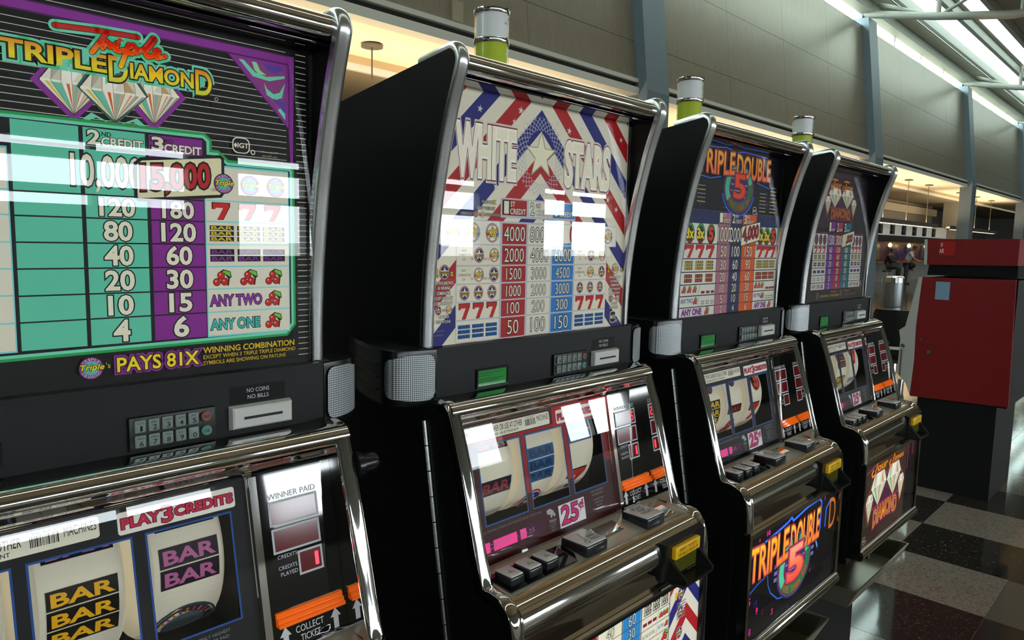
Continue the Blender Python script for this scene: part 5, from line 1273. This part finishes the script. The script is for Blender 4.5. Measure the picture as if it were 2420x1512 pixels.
# ------------------------------------------------------------------ reel glass print
def glass_common(a, bg, edge, strip=True):
    xs = [.0237] + [q for p in REELX for q in p] + [.3955]
    a.rect(.0237, .3955, WZ_[1], 1.2165, bg, 0); a.rect(.0237, .3955, 1.004, WZ_[0], bg, 0)
    for k in range(0, 8, 2): a.rect(xs[k], xs[k+1], WZ_[0], WZ_[1], bg, 0)
    for xa, xb in REELX: a.frame(xa-.0018, xb+.0018, WZ_[0]-.0018, WZ_[1]+.0018, .0022, edge, 1)
    if strip:
        a.rrect(.0260, .2390, 1.1905, 1.2115, .003, '#f0ead2', 2)
        a.text('REDEEM TICKET WITH CASHIER OR USE AT OTHER', .0290, .1715, 1.1995, 1.2085, INK, 3, .01); a.text('WINS PAID BY MACHINE OR ATTENDANT', .0480, .1620, 1.1930, 1.1970, INK, 3, .01)
        a.text('TICKET', .1800, .2020, 1.2075, 1.2100, INK, 3)
        x = .1785
        while x < .2040:
            w = random.choice((.0005, .0009, .0013)); a.rect(x, x+w, 1.1960, 1.2065, INK, 3); x += w + random.choice((.0006, .0011))
        a.text('MACHINES', .2075, .2365, 1.1990, 1.2085, INK, 3, .0)
    a.rrect(.2560, .3815, 1.1865, 1.2095, .003, '#f6f0e2', 2)
    a.text('PLAY', .2600, .2975, 1.1925, 1.2025, '#d8204c', 4, .03, ('#5a1020', .06, 3)); a.text('3', .3005, .3110, 1.1890, 1.2055, '#d8204c', 4, .02, ('#5a1020', .04, 3)); a.text('CREDITS', .3140, .3785, 1.1925, 1.2025, '#d8204c', 4, .03, ('#5a1020', .06, 3))
    a.rect(.2330, .3030, 1.0145, 1.0525, '#e9e6e4', 2)
    a.text('25', .2385, .2820, 1.0195, 1.0490, '#d82a78', 4, .02, ('#2a0c1a', .035, 3), .08); a.text('¢', .2870, .2990, 1.0310, 1.0490, '#d82a78', 4, .01, ('#2a0c1a', .035, 3))
    a.text('ONLY HIGHEST', .3240, .3600, 1.0530, 1.0565, '#8a8d92', 2); a.text('WINNER PAID', .3260, .3580, 1.0470, 1.0505, '#8a8d92', 2)
    a.text('MALFUNCTION', .3290, .3590, 1.0380, 1.0412, '#8a8d92', 2); a.text('VOIDS ALL', .3320, .3560, 1.0325, 1.0357, '#8a8d92', 2); a.text('PLAYS', .3360, .3520, 1.0270, 1.0302, '#8a8d92', 2); a.text('AND PAYS', .3330, .3550, 1.0215, 1.0247, '#8a8d92', 2)
    a.text('ALL WINNING SYMBOLS MUST BE DIRECTED BY THE PAYLINE', .0560, .1900, 1.0520, 1.0555, '#7a7d82', 2)
    a.poly([(.2035, 1.0520), (.2120, 1.0535), (.2195, 1.0490), (.2250, 1.0400), (.2200, 1.0385), (.2170, 1.0430), (.2150, 1.0380), (.2120, 1.0385), (.2110, 1.0440), (.2035, 1.0460)], '#a9adb2', 2)
    a.text('TOUCH', .2070, .2240, 1.0305, 1.0350, '#a9adb2', 2, .02); a.text('TO CHANGE', .2060, .2240, 1.0255, 1.0285, '#7a7d82', 2); a.text('CREDIT', .2090, .2220, 1.0210, 1.0240, '#7a7d82', 2); a.text('VALUE', .2100, .2210, 1.0165, 1.0195, '#7a7d82', 2)
    a.rect(.0400, .1960, 1.0215, 1.0395, '#4a0f38', 1)
    hot = mat('pink_fluorescent_display', '#ff1f8e', .4, emis=.35)
    a.rect(.0440, .0680, 1.0225, 1.0380, hot, 2); a.rect(.0760, .1280, 1.0225, 1.0385, hot, 2); a.rect(.1360, .1500, 1.0230, 1.0385, hot, 2)
    a.text('1 CREDIT = $0.25', .0560, .1700, 1.0260, 1.0345, '#b87aa0', 3)
def glass_1(a): glass_common(a, '#0a0a0c', '#1c4f9a')
def glass_2(a):
    glass_common(a, '#3a0c0e', '#1c5f9a')
    a.rect(.2460, .3935, 1.1830, 1.2165, '#b81a22', 1)
    for xa, xb in ((.160, .175), (.267, .283)): a.rect(xa+.003, xb-.003, 1.09, 1.1865, '#9a161c', 1)
    a.rect(.06, .246, 1.1840, 1.1890, '#9a161c', 1); a.rect(.376, .393, 1.10, 1.185, '#7a1418', 1)
def glass_3(a): glass_common(a, '#0b0b10', '#1c4f9a')
def glass_4(a): glass_common(a, '#0d0a10', '#2a4f8a')

# ------------------------------------------------------------------ reel strips (arc length along the reel)
def strip_base(a, k):
    xa, xb = REELX[k]; n = 26
    for q in range(n):
        s0 = -.105 + .21*q/n; s1 = -.105 + .21*(q+1)/n
        a.rect(xa+.008, xb-.008, s0, s1, '#ddd6bf', .3)
    return xa+.008, xb-.008
def rbars(a, xa, xb, s0, hh, n, bg, fg):
    for k in range(n):
        z = s0 + k*hh
        a.rect(xa+.006, xb-.004, z, z+hh*.45, bg, 1.2); a.rect(xa+.006, xb-.004, z+hh*.45, z+hh*.93, bg, 1.2)
        a.text('BAR', xa+.011, xb-.009, z+hh*.16, z+hh*.76, fg, 1.9, .03, res=2)
def logo_arch(a, xa, xb, s):
    cx = (xa+xb)/2
    for r, c, l in ((.038, '#2a4a48', 1.2), (.034, '#3a2c34', 1.7), (.024, '#4a5a5c', 2.1)): a.ell(cx, s, r, r*.9, c, l, 24)
    for k in range(9): t = math.radians(30 + 15*k); a.line((cx+.026*math.cos(t), s+.023*math.sin(t)), (cx+.033*math.cos(t), s+.030*math.sin(t)), .0028, ['#a86a2a', '#8a3a6a'][k % 2], 2.6)
def reels_1(a, k):
    xa, xb = strip_base(a, k)
    if k == 0: rbars(a, xa, xb, -.03, .02, 3, '#16130c', '#e0a81e')
    if k == 1: rbars(a, xa, xb, -.038, .021, 3, '#16130c', '#e0a81e'); rbars(a, xa, xb, .050, .018, 2, '#1a121a', '#b86a94')
    if k == 2: rbars(a, xa, xb, .052, .022, 1, '#1a1710', '#e0b020'); rbars(a, xa, xb, -.012, .024, 2, '#241c26', '#b0628c'); logo_arch(a, xa, xb, -.075)
def reels_2(a, k):
    xa, xb = strip_base(a, k)
    if k == 0: rbars(a, xa, xb, -.028, .028, 1, '#2a2030', '#8a3a3a'); rbars(a, xa, xb, .045, .026, 1, '#301a20', '#c05a2a')
    if k == 1:
        rbars(a, xa, xb, -.030, .021, 3, '#27507e', '#16324e'); token(a, (xa+xb)/2, -.078, .026, 1.2, 'ws')
    if k == 2: seven(a, (xa+xb)/2, -.055, .045, .045, 1.4, '#b02a20'); rbars(a, xa, xb, .02, .02, 2, '#27507e', '#16324e')
def reels_3(a, k):
    xa, xb = strip_base(a, k)
    if k == 0: rbars(a, xa, xb, -.036, .020, 3, '#2a2818', '#d8b020'); token(a, (xa+xb)/2, .058, .016, 1.2, 'dark')
    if k == 1: rbars(a, xa, xb, -.022, .022, 1, '#3a1c18', '#8a2a20'); token(a, (xa+xb)/2, .064, .018, 1.2, 'dark'); cherry(a, (xa+xb)/2, -.06, .018, 1.2)
    if k == 2: seven(a, (xa+xb)/2, -.035, .045, .045, 1.4, '#b02a20'); token(a, (xa+xb)/2+.01, .045, .022, 1.2, '5')
def reels_4(a, k):
    xa, xb = strip_base(a, k)
    if k == 0: seven(a, (xa+xb)/2, .03, .04, .04, 1.4); rbars(a, xa, xb, -.045, .02, 2, '#4a3a1c', '#d8a020')
    if k == 1: rbars(a, xa, xb, .01, .022, 2, '#3a2a2a', '#8a4a3a'); rbars(a, xa, xb, -.055, .02, 2, '#5a4a1c', '#d8c050')
    if k == 2: seven(a, (xa+xb)/2, .035, .042, .042, 1.4); rbars(a, xa, xb, -.05, .02, 1, '#a8a49a', '#8a867c')

build_machine(0, award_1, belly_1, glass_1, reels_1, 'nearest slot machine, black pinstriped glass with big teal and purple pay table' , 1, .20, .3, boss=True, digits=('', '', '1'))
build_machine(1, award_2, belly_2, glass_2, reels_2, 'slot machine with red white and blue chevron glass and a big cream star', 2, .14, .55, digits=('5', '', '1'))
build_machine(2, award_3, belly_3, glass_3, reels_3, 'slot machine with orange lettering and a big red five on black glass', 3, .14, .9, digits=('', '', ''))
build_machine(3, award_4, belly_4, glass_4, reels_4, 'farthest slot machine, dark plum glass with white faceted diamonds', 4, .08, .7, digits=('', '', ''))
# ================================================================== things beyond the row
# ---- red-sided machine standing past the end of the row
RED = noise_mat('red_laminate', '#861318', '#8e171c', 40, .4)
def red_machine():
    X0, X1 = 5.0, 5.62
    og = (5.3, 1.05, 0)
    t = thing('red_gaming_machine', 'red-sided gaming machine with a silver edge, past the end of the row', 'gaming machine', og)
    # side plates facing the camera
    red = [(1.285,1.332),(1.299,1.026),(1.294,.81),(1.302,.578),(.78,.594),(.80,1.34)]
    MB().prism_x(red, X0, X0+.02).build('side_panel', RED, t, og, 0)
    sil = [(1.304,1.331),(1.359,1.019),(1.393,.99),(1.382,.936),(1.386,.716),(1.351,.675),(1.332,.656),(1.303,.585),(1.294,.81),(1.299,1.026),(1.285,1.332)]
    MB().prism_x(sil, X0-.004, X1).build('front_shell', mat('cast_silver', '#d2d2cb', .4, .2), t, og, 0)
    MB().box(X0+.02, X1, .79, 1.29, .58, 1.335).build('cabinet', BLACK, t, og, 0)
    MB().prism_x([(1.268,1.347),(1.262,1.411),(.80,1.42),(.80,1.35)], X0+.03, X1-.03).build('neck', PODBLACK, t, og, 0)
    for k in range(4): MB().box(X0+.024, X0+.03, .82, 1.24, 1.356+k*.014, 1.361+k*.014).build('neck_rib', PODBLACK, t, og, 0)
    MB().prism_x([(1.273,1.411),(1.28,1.568),(.80,1.575),(.80,1.42)], X0, X1-.02).build('head_box', RED, t, og, 0)
    MB().prism_x([(1.282,1.411),(1.29,1.566),(1.273,1.568),(1.266,1.411)], X0-.002, X1-.02).build('head_edge', mat('cast_silver', '#9a9b97'), t, og, 0)
    MB().box(X0+.03, X1, .84, 1.265, 0, .582).build('base', BLACK, t, og, 0)
    MB().lathe_x([(.0, -.006), (.012, -.006), (.014, .0), (.0, .001)], (X0, 1.215, .87), 16).build('lock', STEEL, t, og)
    MB().lathe_x([(.0, -.004), (.007, -.004), (.008, .0), (.0, .001)], (X0, 1.264, .945), 12).build('bolt', STEEL, t, og)
    MB().lathe_x([(.0, -.008), (.011, -.008), (.012, .0), (.0, .001)], (X0-.004, 1.365, .895), 14).build('bolt', STEEL, t, og)
    MB().box(X0-.010, X0-.004, 1.366, 1.372, .70, .87).build('hinge_strip', STEEL, t, og, 0)
    pl = MB().box(X0-.004, X0, 1.12, 1.205, 1.47, 1.555).build('label_plate', mat('bright_red_plate', '#b8201c', .35), t, og, 0)
    a = Art(lambda y, z, l: (X0-.005-l*.0005, 2.4-y, z), .05)
    a.text('S', 1.203, 1.212, 1.525, 1.545, '#e8d8d0', 1, .02); a.text('AR', 1.197, 1.222, 1.485, 1.51, '#e8d8d0', 1, .02)
    o = bpy.data.objects.new('plate_lettering', a.mesh('plate_lettering', og)); COL.objects.link(o); o.parent = pl
    MB().box(X0-.003, X0, 1.13, 1.207, 1.20, 1.31).build('sticker', mat('blue_white_sticker', '#8fb0cc', .4), t, og, 0)
    MB().tube([(5.0, 1.36, .675), (5.0, 1.36, .58), (5.0, 1.34, .50)], .018, 12).build('chrome_handle', CHROME, t, og)
red_machine()

# ---- stools
LEATHER = mat('black_leather', (.012, .011, .010), .35, spec=.5)
def stool(x, y, rz, label):
    t = thing('casino_stool', label, 'stool', (x, y, 0), 'black padded stools')
    t.rotation_euler = (0, 0, rz)
    z = (0, 0, 0)
    MB().lathe([(.0, 0), (.21, 0), (.22, .012), (.05, .035), (.0, .035)], (0, 0, 0), 28).build('base_plate', CHROME2, t, z)
    MB().lathe([(.03, .03), (.03, .68), (.0, .68)], (0, 0, 0), 16).build('pedestal', CHROME, t, z)
    ring = [(.17*math.cos(2*PI*k/20), .17*math.sin(2*PI*k/20), .28) for k in range(21)]
    MB().tube(ring, .011, 8).build('foot_ring', CHROME, t, z)
    MB().lathe([(.0, .67), (.17, .67), (.21, .70), (.215, .74), (.19, .775), (.0, .785)], (0, 0, 0), 28).build('seat', LEATHER, t, z)
    b = MB(); n = 12
    rings = []
    for zz, th in ((.80, .02), (.83, .05), (.95, .055), (1.03, .05), (1.065, .02)):
        fr = []; bk = []
        for k in range(n+1):
            a = math.radians(-58 + 116*k/n); R = .215
            fr.append((R*math.sin(a)*(.98 if zz > 1.05 or zz < .81 else 1), R*math.cos(a) + .0 - th, zz)); bk.append((R*math.sin(a), R*math.cos(a), zz))
        rings.append(fr + bk[::-1])
    b.loft(rings); b.build('backrest', LEATHER, t, z, 50)
    for s in (-1, 1): MB().tube([(s*.10, .15, .70), (s*.11, .19, .84)], .010, 8).build('back_bracket', CHROME, t, z)
stool(5.85, 1.66, 2.2, 'black padded stool between the farthest slot machine and the red-sided machine')

# ---- people at the food counter
SKINM = mat('skin', '#8a5a42', .5); HAIR = mat('dark_hair', '#14100e', .5)
def skin(name, pts, edges, m, parent, root=0, sub=2):
    me = bpy.data.meshes.new(name); me.from_pydata([p[:3] for p in pts], edges, [])
    me.materials.append(m)
    o = bpy.data.objects.new(name, me); COL.objects.link(o); o.parent = parent
    bm = bmesh.new(); bm.from_mesh(me); ly = bm.verts.layers.skin.verify(); bm.verts.ensure_lookup_table()
    for i, p in enumerate(pts):
        r = p[3] if isinstance(p[3], tuple) else (p[3], p[3]); bm.verts[i][ly].radius = r; bm.verts[i][ly].use_root = (i == root)
    bm.to_mesh(me); bm.free()
    o.modifiers.new('skin', 'SKIN').use_smooth_shade = True
    s = o.modifiers.new('sub', 'SUBSURF'); s.levels = sub; s.render_levels = sub
    return o
def head(parent, c, tilt, skinm, hair):
    h = MB(); rings = []
    for k, (z, rx, ry_) in enumerate(((-.115, .02, .03), (-.10, .045, .055), (-.06, .062, .075), (0, .073, .088), (.05, .075, .092), (.09, .062, .078), (.115, .03, .04))):
        rings.append([(rx*math.cos(2*PI*q/16), ry_*math.sin(2*PI*q/16) - .005, z) for q in range(16)])
    h.loft(rings)
    h.add([(-.012, -.09, -.03), (.012, -.09, -.03), (0, -.115, -.025), (0, -.09, .015)], [(0, 1, 2), (0, 2, 3), (1, 3, 2)])
    for s in (-1, 1): h.lathe([(.0, -.02), (.012, -.01), (.014, .012), (.0, .02)], (s*.076, .0, -.005), 8)
    o = h.build('head', skinm, parent); o.location = c; o.rotation_euler = tilt
    e = MB()
    for s in (-1, 1): e.lathe([(.0, -.006), (.009, 0), (.0, .006)], (s*.028, -.083, .012), 8)
    e.box(-.02, .02, -.083, -.076, -.062, -.056)
    e.build('face_features', mat('dark_features', '#2a1612', .5), o)
    g = MB(); rings = []
    for z, r in ((-.03, .98), (.03, 1.06), (.07, 1.06), (.10, .92), (.125, .45)):
        rx, ry_ = .078*r, .096*r
        rings.append([(rx*math.cos(2*PI*q/16), max(ry_*math.sin(2*PI*q/16), -.07 if z < .05 else -1) + .004, z) for q in range(16)])
    g.loft(rings); g.build('hair', hair, o)
    return o
def standing(x, y, rz):
    t = thing('person', 'person in a pale blue shirt and dark trousers standing at the food counter', 'person', (x, y, 0)); t.rotation_euler = (0, 0, rz)
    # facing local -y, leaning forward over the counter
    body = [(0, .03, .95, .12), (0, -.02, 1.15, .12), (0, -.10, 1.34, .13), (0, -.15, 1.42, .055), (0, -.185, 1.50, .05),
            (.19, -.10, 1.36, .06), (.24, -.22, 1.12, .045), (.20, -.42, 1.02, .035), (.18, -.50, 1.03, .03),
            (-.19, -.10, 1.36, .06), (-.24, -.20, 1.12, .045), (-.18, -.40, 1.0, .035), (-.16, -.48, 1.01, .03),
            (.09, .04, .88, .085), (.10, .03, .48, .06), (.11, .06, .08, .04), (-.09, .04, .88, .085), (-.10, .05, .48, .06), (-.12, .08, .08, .04)]
    ed = [(0,1),(1,2),(2,3),(3,4),(2,5),(5,6),(6,7),(7,8),(2,9),(9,10),(10,11),(11,12),(0,13),(13,14),(14,15),(0,16),(16,17),(17,18)]
    skin('body', body, ed, SKINM, t)
    sh_ = [(0, .03, .97, .155), (0, -.02, 1.15, .15), (0, -.09, 1.32, .15), (0, -.13, 1.40, .08), (.19, -.10, 1.36, .075), (.24, -.20, 1.16, .06), (-.19, -.10, 1.36, .075), (-.24, -.19, 1.16, .06)]
    skin('shirt', sh_, [(0,1),(1,2),(2,3),(2,4),(4,5),(2,6),(6,7)], mat('pale_blue_shirt', '#9fb0c4', .7), t)
    tr_ = [(0, .04, .95, .15), (.09, .04, .85, .105), (.10, .03, .48, .085), (.11, .06, .07, .07), (-.09, .04, .85, .105), (-.10, .05, .48, .085), (-.12, .08, .07, .07)]
    skin('trousers', tr_, [(0,1),(1,2),(2,3),(0,4),(4,5),(5,6)], mat('dark_trousers', '#22242c', .7), t)
    for s in (-1, 1): MB().bbox(s*.115-.045, s*.115+.045, -.12, .14, 0, .08, .03).build('shoe', mat('black_shoe', (.01, .01, .01), .4), t)
    head(t, (0, -.22, 1.58), (.5, 0, .1), SKINM, HAIR)
def seated(x, y, rz):
    t = thing('person', 'person in dark clothes sitting on a stool at the food counter', 'person', (x, y, 0)); t.rotation_euler = (0, 0, rz)
    body = [(0, .05, .78, .13), (0, .03, 1.0, .13), (0, -.04, 1.2, .13), (0, -.06, 1.29, .055), (0, -.08, 1.36, .05), (.2, -.04, 1.2, .06), (.25, -.18, .98, .045), (.18, -.4, .98, .035), (-.2, -.04, 1.2, .06), (-.25, -.18, .98, .045), (-.18, -.4, .98, .035),
            (.1, -.02, .76, .085), (.13, -.42, .72, .065), (.13, -.38, .34, .045), (-.1, -.02, .76, .085), (-.13, -.42, .72, .065), (-.13, -.38, .34, .045)]
    ed = [(0,1),(1,2),(2,3),(3,4),(2,5),(5,6),(6,7),(2,8),(8,9),(9,10),(0,11),(11,12),(12,13),(0,14),(14,15),(15,16)]
    skin('body', body, ed, SKINM, t)
    jk = [(0, .05, .76, .17), (0, .03, 1.0, .165), (0, -.03, 1.18, .16), (0, -.05, 1.27, .08), (.2, -.04, 1.2, .08), (.25, -.18, .98, .065), (.19, -.36, .98, .05), (-.2, -.04, 1.2, .08), (-.25, -.18, .98, .065), (-.19, -.36, .98, .05)]
    skin('jacket', jk, [(0,1),(1,2),(2,3),(2,4),(4,5),(5,6),(2,7),(7,8),(8,9)], mat('black_jacket', '#0c0c10', .7), t)
    tr_ = [(0, .05, .76, .15), (.1, -.02, .76, .11), (.13, -.42, .72, .085), (.13, -.38, .34, .07), (-.1, -.02, .76, .11), (-.13, -.42, .72, .085), (-.13, -.38, .34, .07)]
    skin('trousers', tr_, [(0,1),(1,2),(2,3),(0,4),(4,5),(5,6)], mat('black_trousers', '#101014', .7), t)
    for s in (-1, 1): MB().bbox(s*.13-.045, s*.13+.045, -.52, -.27, .26, .34, .03).build('shoe', mat('black_shoe', (.01, .01, .01), .4), t)
    head(t, (0, -.10, 1.43), (.15, 0, 0), SKINM, HAIR)
standing(35.0, 9.62, .25)
seated(34.0, 10.1, .1)
def bar_stool(x, y, label):
    t = thing('bar_stool', label, 'stool', (x, y, 0), 'bar stools at the food counter'); z = (0, 0, 0)
    MB().lathe([(.0, .53), (.18, .53), (.19, .55), (.17, .59), (.0, .595)], (0, 0, 0), 20).build('seat', LEATHER, t, z)
    for a in (45, 135, 225, 315):
        c, s = math.cos(math.radians(a)), math.sin(math.radians(a)); MB().tube([(c*.12, s*.12, .54), (c*.2, s*.2, 0)], .014, 8).build('leg', STEEL, t, z)
    MB().tube([(.17*math.cos(2*PI*k/16), .17*math.sin(2*PI*k/16), .22) for k in range(17)], .009, 6).build('foot_ring', STEEL, t, z)
bar_stool(34.0, 10.15, 'bar stool under the seated person in dark clothes'); bar_stool(37.4, 10.2, 'bar stool with a dark jacket over it, right of the standing person')
j = MB(); j.loft([[(37.4+r*math.cos(2*PI*k/14)*1.1, 10.2+r*math.sin(2*PI*k/14), z) for k in range(14)] for z, r in ((.596, .10), (.67, .2), (.74, .26), (.80, .26), (.90, .2), (.97, .12), (1.0, .04))])
tag(j.build('jacket', mat('dark_jacket_cloth', '#15120f', .8), origin=(37.4, 10.2, .596)), 'dark jacket bundled over a bar stool at the food counter', 'jacket')
